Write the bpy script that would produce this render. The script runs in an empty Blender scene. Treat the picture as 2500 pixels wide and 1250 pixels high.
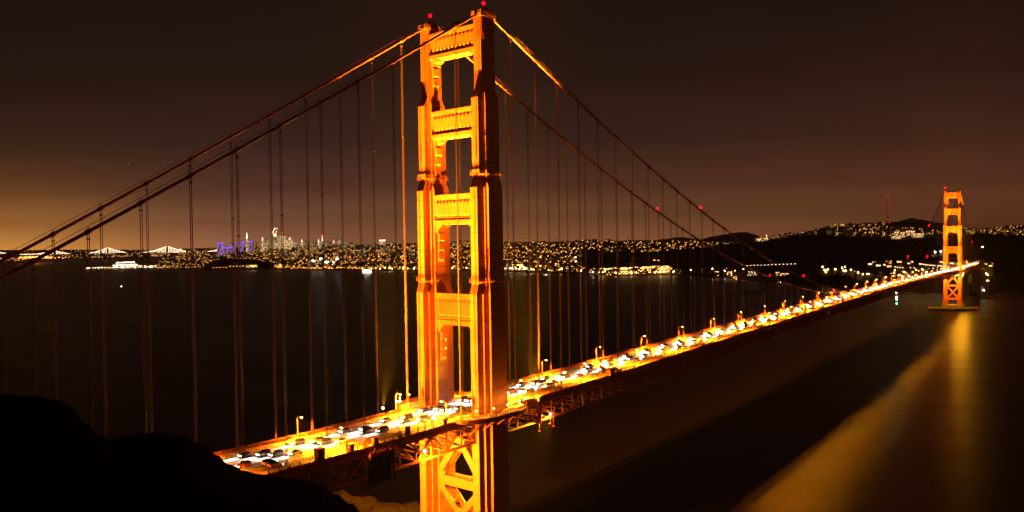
import bpy, bmesh, math, random
from mathutils import Vector, Matrix, noise

random.seed(7)
sc = bpy.context.scene
COL = sc.collection
R = math.radians
PI = math.pi

# ------------------------------------------------------------------ camera
CAM = Vector((-232.34, -211.18, 137.98))
YAW, PITCH, ROLL, F = 0.6747, -0.0193, -0.0154, 2008.19     # F in photo pixels per radian (photo 2500 wide)
fw = Vector((math.cos(PITCH) * math.cos(YAW), math.cos(PITCH) * math.sin(YAW), math.sin(PITCH)))
rt0 = fw.cross(Vector((0, 0, 1))).normalized()
up0 = rt0.cross(fw)
rt = math.cos(ROLL) * rt0 + math.sin(ROLL) * up0
up = -math.sin(ROLL) * rt0 + math.cos(ROLL) * up0
cd = bpy.data.cameras.new('camera')
cam = bpy.data.objects.new('camera', cd)
COL.objects.link(cam)
sc.camera = cam
cam.matrix_world = Matrix(((rt.x, up.x, -fw.x, CAM.x), (rt.y, up.y, -fw.y, CAM.y), (rt.z, up.z, -fw.z, CAM.z), (0, 0, 0, 1)))
cd.sensor_width = 36
cd.lens = 36 * F / 2500
cd.clip_start = 1
cd.clip_end = 80000
# the photograph is a stitched panorama: a cylindrical projection 71 degrees wide
cd.type = 'PANO'
cd.panorama_type = 'CENTRAL_CYLINDRICAL'
cd.central_cylindrical_range_u_min = -1250 / F
cd.central_cylindrical_range_u_max = 1250 / F
cd.central_cylindrical_range_v_min = -625 / F
cd.central_cylindrical_range_v_max = 625 / F
cd.central_cylindrical_radius = 1.0

sc.render.engine = 'CYCLES'
sc.view_settings.view_transform = 'Standard'
sc.view_settings.look = 'None'
sc.view_settings.exposure = 0
sc.view_settings.gamma = 1
sc.cycles.use_denoising = True
sc.cycles.use_light_tree = True
sc.cycles.max_bounces = 4
sc.cycles.diffuse_bounces = 2
sc.cycles.glossy_bounces = 2
sc.cycles.sample_clamp_indirect = 3.0
sc.cycles.caustics_reflective = False
sc.cycles.caustics_refractive = False

# ------------------------------------------------------------------ night sky with the glow of the city along the horizon
w = bpy.data.worlds.new('World')
sc.world = w
w.use_nodes = True
nt = w.node_tree
nt.nodes.clear()


def nd(t, typ, **kw):
    n = t.nodes.new(typ)
    for k, v in kw.items():
        setattr(n, k, v)
    return n


out = nd(nt, 'ShaderNodeOutputWorld')
bg = nd(nt, 'ShaderNodeBackground')
tc = nd(nt, 'ShaderNodeTexCoord')
sep = nd(nt, 'ShaderNodeSeparateXYZ')
nt.links.new(tc.outputs['Generated'], sep.inputs[0])


def m2(t, op, a, b=None, c=None):
    n = nd(t, 'ShaderNodeMath', operation=op)
    for i, v in enumerate((a, b, c)):
        if v is None:
            continue
        if isinstance(v, (int, float)):
            n.inputs[i].default_value = v
        else:
            t.links.new(v, n.inputs[i])
    return n.outputs[0]


def ramp(t, fac, stops, interp='LINEAR'):
    n = nd(t, 'ShaderNodeValToRGB')
    n.color_ramp.interpolation = interp
    e = n.color_ramp.elements
    while len(e) < len(stops):
        e.new(0.5)
    for i, (p, c) in enumerate(stops):
        e[i].position = p
        e[i].color = (*c, 1)
    t.links.new(fac, n.inputs[0])
    return n.outputs[0]


def srgb(r, g, b):
    f = lambda c: (c / 255 / 12.92) if c < 10 else (((c / 255) + 0.055) / 1.055) ** 2.4
    return (f(r), f(g), f(b))


elev = m2(nt, 'MULTIPLY', sep.outputs[2], 3.0)               # sin(elevation) * 3: 0..1 covers 19 degrees
base = ramp(nt, elev, [(0.0, srgb(182, 115, 74)), (0.03, srgb(172, 110, 72)), (0.09, srgb(140, 90, 60)), (0.20, srgb(90, 55, 40)),
                       (0.36, srgb(59, 36, 28)), (0.60, srgb(40, 24, 19)), (1.0, srgb(27, 15, 13))])


def azimuth_glow(px, width_deg, top):
    a = YAW - (px - 1250) / F
    dt = nd(nt, 'ShaderNodeVectorMath', operation='DOT_PRODUCT')
    nt.links.new(tc.outputs['Generated'], dt.inputs[0])
    dt.inputs[1].default_value = (math.cos(a), math.sin(a), 0)
    ang = m2(nt, 'SUBTRACT', 1.0, dt.outputs['Value'])
    g = m2(nt, 'EXPONENT', m2(nt, 'DIVIDE', ang, -(1 - math.cos(R(width_deg)))))
    h = m2(nt, 'EXPONENT', m2(nt, 'DIVIDE', m2(nt, 'ABSOLUTE', sep.outputs[2]), -top))
    return m2(nt, 'MULTIPLY', g, h)


def addcol(a, fac, col, mode='ADD'):
    mx = nd(nt, 'ShaderNodeMix', data_type='RGBA', blend_type=mode)
    nt.links.new(fac, mx.inputs[0])
    nt.links.new(a, mx.inputs[6])
    mx.inputs[7].default_value = (*col, 1)
    return mx.outputs[2]


g1 = addcol(base, azimuth_glow(-60, 11, 0.035), (0.85, 0.34, 0.03))
g2 = addcol(g1, azimuth_glow(640, 8, 0.05), (0.05, 0.025, 0.035))
g3 = addcol(g2, azimuth_glow(2480, 14, 0.04), (0.0, 0.0, 0.0))
dark = addcol(g3, azimuth_glow(2480, 18, 0.10), srgb(100, 52, 30), 'MIX')
# a trace of physical night sky under the glow
skyn = nd(nt, 'ShaderNodeTexSky', sky_type='NISHITA')
skyn.sun_disc = False
skyn.sun_elevation = R(-8)
skyn.sun_rotation = R(250)
sm = nd(nt, 'ShaderNodeMix', data_type='RGBA', blend_type='ADD')
sm.inputs[0].default_value = 0.05
nt.links.new(dark, sm.inputs[6])
nt.links.new(skyn.outputs[0], sm.inputs[7])
# faint uneven high cloud
nz = nd(nt, 'ShaderNodeTexNoise')
nz.inputs['Scale'].default_value = 3.0
nz.inputs['Detail'].default_value = 4
mp = nd(nt, 'ShaderNodeMapping')
mp.inputs['Scale'].default_value = (1, 1, 5)
nt.links.new(tc.outputs['Generated'], mp.inputs[0])
nt.links.new(mp.outputs[0], nz.inputs['Vector'])
vary = m2(nt, 'MULTIPLY_ADD', nz.outputs['Fac'], 0.50, 0.65)
vm = nd(nt, 'ShaderNodeVectorMath', operation='SCALE')
nt.links.new(sm.outputs[2], vm.inputs[0])
nt.links.new(vary, vm.inputs['Scale'])
nt.links.new(vm.outputs[0], bg.inputs[0])
bg.inputs[1].default_value = 1.0
nt.links.new(bg.outputs[0], out.inputs[0])


# ------------------------------------------------------------------ photo geometry to world points
def ray(px, py):
    t = (px - 1250) / F
    v = (625 - py) / F
    return (math.cos(t) * fw + math.sin(t) * rt + v * up).normalized()


def at(px, py, D):
    """the point seen in direction px, py at horizontal distance D from the viewpoint"""
    d = ray(px, py)
    return CAM + d * (D / math.hypot(d.x, d.y))


def ground_dir(px):
    d = ray(px, 625)
    return Vector((d.x, d.y, 0)).normalized()


# ------------------------------------------------------------------ materials
MATS = {}


def mat(name, col, rough=0.6, metal=0.0, bump=0.0, bscale=1.0, vary=0.0, vscale=0.2, emit=None, strength=0.0, spec=0.5):
    if name in MATS:
        return MATS[name]
    m = bpy.data.materials.new(name)
    m.use_nodes = True
    t = m.node_tree
    p = t.nodes['Principled BSDF']
    p.inputs['Base Color'].default_value = (*col, 1)
    p.inputs['Roughness'].default_value = rough
    p.inputs['Metallic'].default_value = metal
    p.inputs['Specular IOR Level'].default_value = spec
    c = nd(t, 'ShaderNodeTexCoord')
    if vary > 0:
        n = nd(t, 'ShaderNodeTexNoise')
        n.inputs['Scale'].default_value = vscale
        n.inputs['Detail'].default_value = 6
        n.inputs['Roughness'].default_value = 0.65
        t.links.new(c.outputs['Object'], n.inputs['Vector'])
        lo = tuple(x * (1 - vary) for x in col)
        hi = tuple(min(1, x * (1 + vary)) for x in col)
        t.links.new(ramp(t, n.outputs['Fac'], [(0.3, lo), (0.7, hi)]), p.inputs['Base Color'])
    if bump > 0:
        n2 = nd(t, 'ShaderNodeTexNoise')
        n2.inputs['Scale'].default_value = bscale
        n2.inputs['Detail'].default_value = 5
        t.links.new(c.outputs['Object'], n2.inputs['Vector'])
        b = nd(t, 'ShaderNodeBump')
        b.inputs['Strength'].default_value = 1.0
        b.inputs['Distance'].default_value = bump
        t.links.new(n2.outputs['Fac'], b.inputs['Height'])
        t.links.new(b.outputs[0], p.inputs['Normal'])
    if emit:
        p.inputs['Emission Color'].default_value = (*emit, 1)
        p.inputs['Emission Strength'].default_value = strength
        m.cycles.emission_sampling = 'NONE'
    MATS[name] = m
    return m


SODIUM = (1.0, 0.29, 0.006)
FLOOD = (1.0, 0.44, 0.015)
M = {}
# painted steel with the joints of its riveted plates
M['steel'] = mat('red_orange_steel', (0.62, 0.135, 0.045), 0.45, vary=0.10, vscale=0.12, bump=0.01, bscale=2.0)


def plate_joints(m, dist=6.4):
    t = m.node_tree
    p = t.nodes['Principled BSDF']
    c = nd(t, 'ShaderNodeTexCoord')
    s = nd(t, 'ShaderNodeSeparateXYZ')
    t.links.new(c.outputs['Object'], s.inputs[0])
    fr = m2(t, 'FRACT', m2(t, 'DIVIDE', s.outputs[2], dist))
    ln = m2(t, 'LESS_THAN', fr, 0.04)
    src = p.inputs['Base Color'].links[0].from_socket
    mx = nd(t, 'ShaderNodeMix', data_type='RGBA', blend_type='MULTIPLY')
    t.links.new(m2(t, 'MULTIPLY', ln, 0.75), mx.inputs[0])
    t.links.new(src, mx.inputs[6])
    mx.inputs[7].default_value = (0.25, 0.2, 0.2, 1)
    t.links.new(mx.outputs[2], p.inputs['Base Color'])


M['leg_steel'] = mat('plated_red_orange_steel', (0.62, 0.135, 0.045), 0.42, vary=0.10, vscale=0.12, bump=0.01, bscale=2.0)
plate_joints(M['leg_steel'])
M['cable'] = mat('cable_paint', (0.42, 0.10, 0.04), 0.5, vary=0.1, vscale=0.5)
M['rope'] = mat('rope_paint', (0.22, 0.075, 0.038), 0.6)
M['dark_steel'] = mat('shadowed_machinery', (0.10, 0.035, 0.02), 0.6, vary=0.2, vscale=1)  # dark fittings; the saddle housings' lack of light is put into this colour
M['asphalt'] = mat('asphalt', (0.15, 0.14, 0.125), 0.75, bump=0.004, bscale=20, vary=0.25, vscale=0.35)
M['paint_white'] = mat('lane_paint', (0.75, 0.74, 0.68), 0.6)
M['concrete'] = mat('concrete', (0.36, 0.33, 0.29), 0.8, bump=0.03, bscale=1.5, vary=0.2, vscale=0.15)
M['walk'] = mat('sidewalk_concrete', (0.34, 0.31, 0.27), 0.8, vary=0.15, vscale=0.3)
M['granite'] = mat('pier_concrete', (0.33, 0.29, 0.24), 0.8, bump=0.05, bscale=0.8, vary=0.25, vscale=0.1)
M['dark_cloth'] = mat('brown_tarpaulin', (0.10, 0.045, 0.03), 0.9, bump=0.1, bscale=0.5, vary=0.3, vscale=0.4)
M['red_net'] = mat('red_safety_net', (0.45, 0.03, 0.03), 0.8, bump=0.1, bscale=2, vary=0.3, vscale=1)
M['lamp_head'] = mat('sodium_lens', (0.9, 0.6, 0.3), 0.3, emit=(1.0, 0.62, 0.18), strength=30)
M['flood_lens'] = mat('flood_lens', (0.9, 0.8, 0.5), 0.3, emit=(1.0, 0.78, 0.35), strength=70)
M['red_lamp'] = mat('red_lamp_glass', (0.8, 0.05, 0.05), 0.3, emit=(1.0, 0.0, 0.002), strength=30)
M['green_lamp'] = mat('green_lamp_glass', (0.05, 0.8, 0.3), 0.3, emit=(0.05, 1.0, 0.45), strength=25)
M['white_lamp'] = mat('white_lamp_glass', (0.8, 0.8, 0.8), 0.3, emit=(1.0, 0.86, 0.66), strength=40)
M['headlight'] = mat('headlight_glass', (0.8, 0.8, 0.8), 0.2, emit=(1.0, 0.93, 0.80), strength=60)
M['taillight'] = mat('taillight_glass', (0.5, 0.02, 0.02), 0.3, emit=(1.0, 0.02, 0.005), strength=10)
M['glass'] = mat('dark_car_glass', (0.02, 0.02, 0.025), 0.08)
M['tyre'] = mat('tyre_rubber', (0.02, 0.02, 0.02), 0.85)
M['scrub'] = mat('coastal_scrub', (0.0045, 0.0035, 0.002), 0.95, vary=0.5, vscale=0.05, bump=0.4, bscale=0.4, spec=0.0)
M['city_ground'] = mat('wooded_city_ground', (0.12, 0.062, 0.036), 0.95, vary=0.5, vscale=0.004, spec=0.1)
M['forest'] = mat('dark_forest', (0.12, 0.070, 0.038), 0.95, vary=0.5, vscale=0.01, spec=0.1)
M['far_hill'] = mat('far_hillside', (0.17, 0.11, 0.07), 0.95, vary=0.3, vscale=0.002, spec=0.1)
M['rock'] = mat('shore_rock', (0.11, 0.075, 0.05), 0.95, bump=0.5, bscale=0.3, vary=0.5, vscale=0.06, spec=0.1)
M['sand'] = mat('shore_sand', (0.28, 0.2, 0.12), 0.9, vary=0.3, vscale=0.05)
M['pale_wall'] = mat('pale_wall', (0.45, 0.40, 0.33), 0.8, vary=0.1, vscale=0.05)
M['house_wall'] = mat('stucco_wall', (0.16, 0.11, 0.08), 0.9)
M['roof'] = mat('dark_roof', (0.05, 0.035, 0.03), 0.9)

WIN = [mat('window_warm', (0.3, 0.2, 0.1), 0.4, emit=(1.0, 0.46, 0.15), strength=6.0),
       mat('window_orange', (0.3, 0.2, 0.1), 0.4, emit=(1.0, 0.42, 0.07), strength=6),
       mat('window_pale', (0.3, 0.3, 0.2), 0.4, emit=(1.0, 0.66, 0.34), strength=6.5),
       mat('window_dim', (0.3, 0.2, 0.1), 0.4, emit=(1.0, 0.45, 0.12), strength=1.2)]
M['gold_light'] = mat('gold_lamp_glow', (0.5, 0.3, 0.1), 0.4, emit=(1.0, 0.33, 0.06), strength=9)
M['gold_light'].cycles.emission_sampling = 'AUTO'
M['cool_light'] = mat('white_field_lamp', (0.6, 0.6, 0.6), 0.4, emit=(0.95, 1.0, 0.86), strength=60)
M['violet'] = mat('violet_facade_light', (0.2, 0.1, 0.5), 0.4, emit=(0.22, 0.06, 1.0), strength=3)


# ------------------------------------------------------------------ objects
def tag(o, label=None, cat=None, group=None, kind=None):
    if label:
        o['label'] = label
    if cat:
        o['category'] = cat
    if group:
        o['group'] = group
    if kind:
        o['kind'] = kind
    return o


def empty(name, loc=(0, 0, 0), rz=0.0, label=None, cat=None, group=None, parent=None):
    o = bpy.data.objects.new(name, None)
    COL.objects.link(o)
    o.location = loc
    o.rotation_euler = (0, 0, rz)
    if parent:
        o.parent = parent
    return tag(o, label, cat, group)


class MB:
    """collects simple solids into one mesh"""

    def __init__(s):
        s.v, s.f, s.m = [], [], []

    def add(s, vs, fs, mi=0):
        b = len(s.v)
        s.v += [tuple(p) for p in vs]
        s.f += [tuple(b + i for i in f) for f in fs]
        s.m += [mi] * len(fs)

    def box(s, x0, x1, y0, y1, z0, z1, mi=0):
        s.frustum((x0, x1, y0, y1), (x0, x1, y0, y1), z0, z1, mi)

    def frustum(s, a, b, z0, z1, mi=0):
        s.add([(a[0], a[2], z0), (a[1], a[2], z0), (a[1], a[3], z0), (a[0], a[3], z0),
               (b[0], b[2], z1), (b[1], b[2], z1), (b[1], b[3], z1), (b[0], b[3], z1)],
              [(0, 3, 2, 1), (4, 5, 6, 7), (0, 1, 5, 4), (1, 2, 6, 5), (2, 3, 7, 6), (3, 0, 4, 7)], mi)

    def beam(s, p, q, w, h, mi=0, upv=(0, 0, 1)):
        p, q = Vector(p), Vector(q)
        d = (q - p).normalized()
        u = Vector(upv)
        if abs(d.dot(u)) > 0.99:
            u = Vector((1, 0, 0))
        sx = d.cross(u).normalized() * (w / 2)
        sz = sx.cross(d).normalized() * (h / 2)
        s.add([p - sx - sz, p + sx - sz, p + sx + sz, p - sx + sz, q - sx - sz, q + sx - sz, q + sx + sz, q - sx + sz],
              [(0, 3, 2, 1), (4, 5, 6, 7), (0, 1, 5, 4), (1, 2, 6, 5), (2, 3, 7, 6), (3, 0, 4, 7)], mi)

    def tube(s, pts, r, n=8, mi=0, cap=True):
        pts = [Vector(p) for p in pts]
        rs = r if isinstance(r, (list, tuple)) else [r] * len(pts)
        rings = []
        for i, p in enumerate(pts):
            d = (pts[min(i + 1, len(pts) - 1)] - pts[max(i - 1, 0)]).normalized()
            u = Vector((0, 0, 1)) if abs(d.z) < 0.95 else Vector((1, 0, 0))
            a = d.cross(u).normalized()
            b = a.cross(d).normalized()
            rings.append([p + (a * math.cos(2 * PI * k / n) + b * math.sin(2 * PI * k / n)) * rs[i] for k in range(n)])
        vs = [v for rg in rings for v in rg]
        fs = []
        for i in range(len(pts) - 1):
            for k in range(n):
                fs.append((i * n + k, i * n + (k + 1) % n, (i + 1) * n + (k + 1) % n, (i + 1) * n + k))
        if cap:
            fs.append(tuple(range(n - 1, -1, -1)))
            fs.append(tuple((len(pts) - 1) * n + k for k in range(n)))
        s.add(vs, fs, mi)

    def prism(s, poly, z0, z1, mi=0, taper=1.0):
        n = len(poly)
        cx = sum(p[0] for p in poly) / n
        cy = sum(p[1] for p in poly) / n
        vs = [(x, y, z0) for x, y in poly] + [(cx + (x - cx) * taper, cy + (y - cy) * taper, z1) for x, y in poly]
        fs = [tuple(range(n - 1, -1, -1)), tuple(range(n, 2 * n))] + [(k, (k + 1) % n, n + (k + 1) % n, n + k) for k in range(n)]
        s.add(vs, fs, mi)

    def ball(s, c, r, n=8, mi=0, sz=1.0):
        c = Vector(c)
        vs = [c + Vector((0, 0, -r * sz))]
        rows = n // 2
        for i in range(1, rows):
            a = -PI / 2 + PI * i / rows
            for k in range(n):
                vs.append(c + Vector((r * math.cos(a) * math.cos(2 * PI * k / n), r * math.cos(a) * math.sin(2 * PI * k / n), r * sz * math.sin(a))))
        vs.append(c + Vector((0, 0, r * sz)))
        fs = [(0, 1 + (k + 1) % n, 1 + k) for k in range(n)]
        for i in range(rows - 2):
            for k in range(n):
                a = 1 + i * n
                fs.append((a + k, a + (k + 1) % n, a + n + (k + 1) % n, a + n + k))
        t = len(vs) - 1
        a = 1 + (rows - 2) * n
        fs += [(a + k, a + (k + 1) % n, t) for k in range(n)]
        s.add(vs, fs, mi)

    def mesh(s, name, mats, smooth=False):
        me = bpy.data.meshes.new(name)
        me.from_pydata(s.v, [], s.f)
        for m in (mats if isinstance(mats, (list, tuple)) else [mats]):
            me.materials.append(m)
        me.polygons.foreach_set('material_index', s.m)
        if smooth:
            me.polygons.foreach_set('use_smooth', [True] * len(s.f))
        me.update()
        return me

    def build(s, name, mats, parent=None, smooth=False, loc=None):
        o = bpy.data.objects.new(name, s.mesh(name, mats, smooth))
        COL.objects.link(o)
        if parent:
            o.parent = parent
        if loc:
            o.location = loc
        return o


def inst(name, me, parent=None, loc=(0, 0, 0), rz=0.0):
    o = bpy.data.objects.new(name, me)
    COL.objects.link(o)
    if parent:
        o.parent = parent
    o.location = loc
    o.rotation_euler = (0, 0, rz)
    return o


def copy_tree(o, parent=None):
    c = o.copy()
    COL.objects.link(c)
    if parent:
        c.parent = parent
    for ch in list(o.children):
        copy_tree(ch, c)
    return c


def light(kind, name, parent, loc, energy, color, target=None, spot=60, blend=0.5, radius=0.3):
    ld = bpy.data.lights.new(name, kind)
    ld.energy = energy
    ld.color = color
    ld.shadow_soft_size = radius
    if kind == 'SPOT':
        ld.spot_size = R(spot)
        ld.spot_blend = blend
    o = bpy.data.objects.new(name, ld)
    COL.objects.link(o)
    o.parent = parent
    o.location = loc
    if target is not None:
        o.rotation_euler = (Vector(target) - Vector(loc)).to_track_quat('-Z', 'Y').to_euler()
    return o


# ------------------------------------------------------------------ bridge dimensions
L = 1280.16
W = 13.72
ZT = 222.96
XN, XS = -343.0, L + 343.0


def zr(x):
    if x < 0:
        return 74.25 + 0.0353 * x
    if x > L:
        return 74.25 - 0.004 * (x - L)
    return 74.25 + 0.0158 * x * (1 - x / L)


def zc(x):
    if x < 0:
        return ZT + 0.5715 * x + 2.93e-4 * x * x
    if x > L:
        u = x - L
        return ZT - 0.5715 * u + 2.93e-4 * u * u
    return ZT - 143.3 * (1 - (1 - 2 * x / L) ** 2)


ORD = ['first', 'second', 'third', 'fourth', 'fifth', 'sixth', 'seventh', 'eighth', 'ninth', 'tenth', 'eleventh', 'twelfth', 'thirteenth',
       'fourteenth', 'fifteenth', 'sixteenth', 'seventeenth', 'eighteenth', 'nineteenth', 'twentieth', 'twenty-first', 'twenty-second',
       'twenty-third', 'twenty-fourth', 'twenty-fifth', 'twenty-sixth', 'twenty-seventh', 'twenty-eighth', 'twenty-ninth', 'thirtieth',
       'thirty-first', 'thirty-second', 'thirty-third', 'thirty-fourth', 'thirty-fifth', 'thirty-sixth', 'thirty-seventh']

# ================================================================== setting: water and land
wm = bpy.data.materials.new('bay_water')
wm.use_nodes = True
t = wm.node_tree
p = t.nodes['Principled BSDF']
p.inputs['Base Color'].default_value = (0.030, 0.022, 0.013, 1)
p.inputs['Roughness'].default_value = 0.24
p.inputs['IOR'].default_value = 1.33
c = nd(t, 'ShaderNodeTexCoord')
mpg = nd(t, 'ShaderNodeMapping')
mpg.inputs['Rotation'].default_value = (0, 0, 0.6)
mpg.inputs['Scale'].default_value = (0.02, 0.004, 1)
t.links.new(c.outputs['Object'], mpg.inputs[0])
n1 = nd(t, 'ShaderNodeTexNoise')
n1.inputs['Scale'].default_value = 1.0
n1.inputs['Detail'].default_value = 5
t.links.new(mpg.outputs[0], n1.inputs['Vector'])
t.links.new(ramp(t, n1.outputs['Fac'], [(0.3, (0.31,) * 3), (0.7, (0.40,) * 3)]), p.inputs['Roughness'])
p.inputs['Specular IOR Level'].default_value = 0.17
t.links.new(ramp(t, n1.outputs['Fac'], [(0.25, (0.008, 0.005, 0.002)), (0.75, (0.016, 0.009, 0.003))]), p.inputs['Base Color'])
b = nd(t, 'ShaderNodeBump')
b.inputs['Distance'].default_value = 0.25
b.inputs['Strength'].default_value = 0.12
mpg2 = nd(t, 'ShaderNodeMapping')
mpg2.inputs['Rotation'].default_value = (0, 0, 0.6)
mpg2.inputs['Scale'].default_value = (0.12, 0.03, 1)
t.links.new(c.outputs['Object'], mpg2.inputs[0])
n2 = nd(t, 'ShaderNodeTexNoise')
n2.inputs['Scale'].default_value = 1.0
n2.inputs['Detail'].default_value = 4
t.links.new(mpg2.outputs[0], n2.inputs['Vector'])
t.links.new(n2.outputs['Fac'], b.inputs['Height'])
t.links.new(b.outputs[0], p.inputs['Normal'])
wb = MB()
wb.add([(-8000, -20000, 0), (45000, -20000, 0), (45000, 45000, 0), (-8000, 45000, 0)], [(0, 1, 2, 3)])
tag(wb.build('water', wm), kind='structure')


class Land:
    """a strip of land: per photo column a near edge, a ridge and a far foot; z follows a smooth rise with relief"""

    def __init__(s, cols, rough=6.0, rscale=0.01, power=1.0, crown=0.0):
        s.cols = cols
        s.rough, s.rscale, s.power, s.crown = rough, rscale, power, crown

    def col(s, px):
        c = s.cols
        if px <= c[0][0]:
            return c[0][1:]
        for a, b in zip(c, c[1:]):
            if px <= b[0]:
                k = (px - a[0]) / (b[0] - a[0])
                k2 = k * k * (3 - 2 * k)
                return tuple(x + (y - x) * (k2 if i == 3 else k) for i, (x, y) in enumerate(zip(a[1:], b[1:])))
        return c[-1][1:]

    def point(s, px, t):
        """t 0 at the near edge, 1 at the ridge, up to 2 at the far foot"""
        D0, z0, D1, py, D2 = s.col(px)
        zrd = at(px, py, D1).z
        if t <= 1:
            D = D0 + (D1 - D0) * t
            z = z0 + (zrd - z0) * (t ** s.power)
            k = min(1, t * 4) * (1 - 0.6 * t)
        else:
            D = D1 + (D2 - D1) * (t - 1)
            z = zrd + (-5 - zrd) * (t - 1) ** 1.3
            k = 0.4
        g = ground_dir(px)
        x, y = CAM.x + g.x * D, CAM.y + g.y * D
        nv = noise.fractal(Vector((x * s.rscale, y * s.rscale, 3.1)), 0.9, 2.0, 5)
        z += nv * s.rough * k
        if s.crown:
            z += abs(noise.noise(Vector((x * 0.09, y * 0.09, 0)))) * s.crown * min(1, t * 6)
        return Vector((x, y, z))

    def build(s, name, m, step=4, rows=22, back=6):
        x0, x1 = s.cols[0][0], s.cols[-1][0]
        n = max(2, int((x1 - x0) / step))
        mb = MB()
        ts = [i / rows for i in range(rows + 1)] + [1 + (i + 1) / back for i in range(back)]
        for i in range(n + 1):
            px = x0 + (x1 - x0) * i / n
            mb.v.append(tuple(s.point(px, 0) - Vector((0, 0, 6))))
            for tt in ts:
                mb.v.append(tuple(s.point(px, tt)))
        k = len(ts) + 1
        for i in range(n):
            for j in range(k - 1):
                a = i * k + j
                mb.f.append((a, a + 1, a + k + 1, a + k))
                mb.m.append(0)
        o = mb.build(name, m, smooth=True)
        return tag(o, kind='structure')


#            px    D0    z0  D1    ridge  D2
CITY = Land([(380, 5150, 1, 5900, 641, 6600), (415, 5050, 1, 6000, 628, 6800), (435, 5000, 1, 6100, 620, 7000), (455, 4950, 1, 6100, 616, 7000),
             (480, 4900, 1, 6300, 621, 7400), (520, 4880, 1, 6600, 624, 7700), (600, 4720, 1, 6600, 619, 7800), (680, 4450, 1, 6500, 613, 7900),
             (750, 4300, 1, 6300, 608, 8000), (850, 4100, 1, 6200, 603, 8000), (950, 3950, 1, 6000, 600, 8000), (1000, 3850, 1, 5800, 599, 8000),
             (1060, 3800, 1, 5600, 596, 7800), (1150, 3700, 1, 5400, 594, 7600), (1240, 3560, 1, 5200, 595, 7400), (1320, 3400, 1, 5000, 593, 7200),
             (1400, 3250, 1, 4900, 590, 7000), (1450, 3150, 1, 4800, 588, 7000), (1500, 3100, 1, 4800, 592, 7000), (1600, 3060, 1, 4900, 591, 7200),
             (1680, 3040, 1, 5000, 590, 7200), (1760, 2900, 1, 5100, 594, 7200), (1900, 2700, 1, 5100, 600, 7200)], rough=22, rscale=0.0016, power=1.15)
CITY.build('city_hills', M['city_ground'], step=5, rows=26)
PRESIDIO = Land([(1440, 3110, 2, 3500, 648, 3900), (1500, 3060, 2, 3700, 625, 4300), (1560, 3040, 2, 3800, 616, 4400), (1640, 3030, 2, 3900, 612, 4500),
                 (1720, 2900, 2, 4000, 605, 4700), (1765, 2800, 2, 4000, 597, 4800), (1800, 2700, 2, 4000, 594, 4800), (1850, 2540, 2, 4000, 589, 4800),
                 (1900, 2450, 2, 3950, 582, 4800), (1950, 2350, 2, 3900, 576, 4800), (2000, 2260, 2, 3850, 574, 4800), (2060, 2190, 2, 3800, 578, 4800),
                 (2130, 2120, 2, 3700, 584, 4700), (2200, 2050, 2, 3600, 586, 4600), (2280, 1980, 2, 3500, 583, 4500), (2340, 1900, 2, 3400, 578, 4400),
                 (2400, 1850, 2, 3300, 571, 4300), (2440, 1950, 2, 3300, 573, 4300), (2500, 2050, 2, 3300, 575, 4300), (2600, 2100, 2, 3300, 572, 4300),
                 (2800, 2400, 2, 3300, 590, 4300)], rough=16, rscale=0.003, power=1.35, crown=9)
PRESIDIO.build('presidio_hills', M['forest'], step=2.5, rows=40)
PEAKS = Land([(1830, 6000, 40, 9000, 588, 12000), (1870, 6000, 50, 9000, 582, 12000), (1900, 6000, 60, 9000, 577, 12000), (1940, 6000, 60, 9000, 572, 12000),
              (1985, 6000, 60, 9000, 563, 12000), (2020, 6000, 60, 9000, 553, 12000), (2055, 6000, 60, 9000, 549, 12000), (2100, 6000, 60, 9000, 547, 12000),
              (2140, 6000, 60, 9000, 544, 12000), (2166, 6000, 60, 9000, 543, 12000), (2190, 6000, 60, 9000, 542, 12000), (2208, 6000, 60, 9000, 537, 12000),
              (2225, 6000, 60, 9000, 533, 12000), (2250, 6000, 60, 9000, 537, 12000), (2290, 6000, 60, 9000, 544, 12000), (2335, 6000, 60, 9000, 553, 12000),
              (2380, 6000, 60, 8800, 558, 11000), (2410, 6000, 60, 8500, 560, 11000), (2440, 6000, 60, 8200, 558, 11000), (2465, 6000, 60, 8000, 553, 11000),
              (2500, 6000, 60, 8000, 548, 11000), (2560, 6000, 60, 8000, 545, 11000), (2700, 6000, 60, 8000, 560, 11000)], rough=30, rscale=0.0012)
PEAKS.build('far_peaks', M['far_hill'], step=4, rows=20)
MOUND = Land([(1705, 9000, 20, 11000, 592, 13000), (1715, 9000, 20, 11000, 583, 13000), (1740, 9000, 20, 11000, 577, 13000), (1770, 9000, 20, 11000, 572, 13000),
              (1800, 9000, 20, 11000, 567, 13000), (1822, 9000, 20, 11000, 566, 13000), (1840, 9000, 20, 11000, 571, 13000), (1865, 9000, 20, 11000, 582, 13000),
              (1900, 9000, 20, 11000, 590, 13000)], rough=14, rscale=0.002)
MOUND.build('park_mound', M['far_hill'], step=4, rows=10)
EAST = Land([(-200, 10500, 5, 13500, 612, 15000), (0, 10500, 5, 13500, 610, 15000), (200, 10500, 5, 13500, 609, 15000), (450, 10500, 5, 13500, 608, 15000),
             (620, 10500, 5, 13500, 606, 15000), (700, 10500, 5, 13500, 606, 15000)], rough=30, rscale=0.0006)
EAST.build('east_bay_hills', M['far_hill'], step=10, rows=10)
SOUTHHILL = Land([(1590, 9500, 20, 12500, 590, 14000), (1620, 9500, 20, 12500, 584, 14000), (1660, 9500, 20, 12500, 579, 14000),
                  (1700, 9500, 20, 12500, 583, 14000), (1730, 9500, 20, 12500, 590, 14000)], rough=12, rscale=0.001)
SOUTHHILL.build('south_mountain', M['far_hill'], step=6, rows=8)
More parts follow.
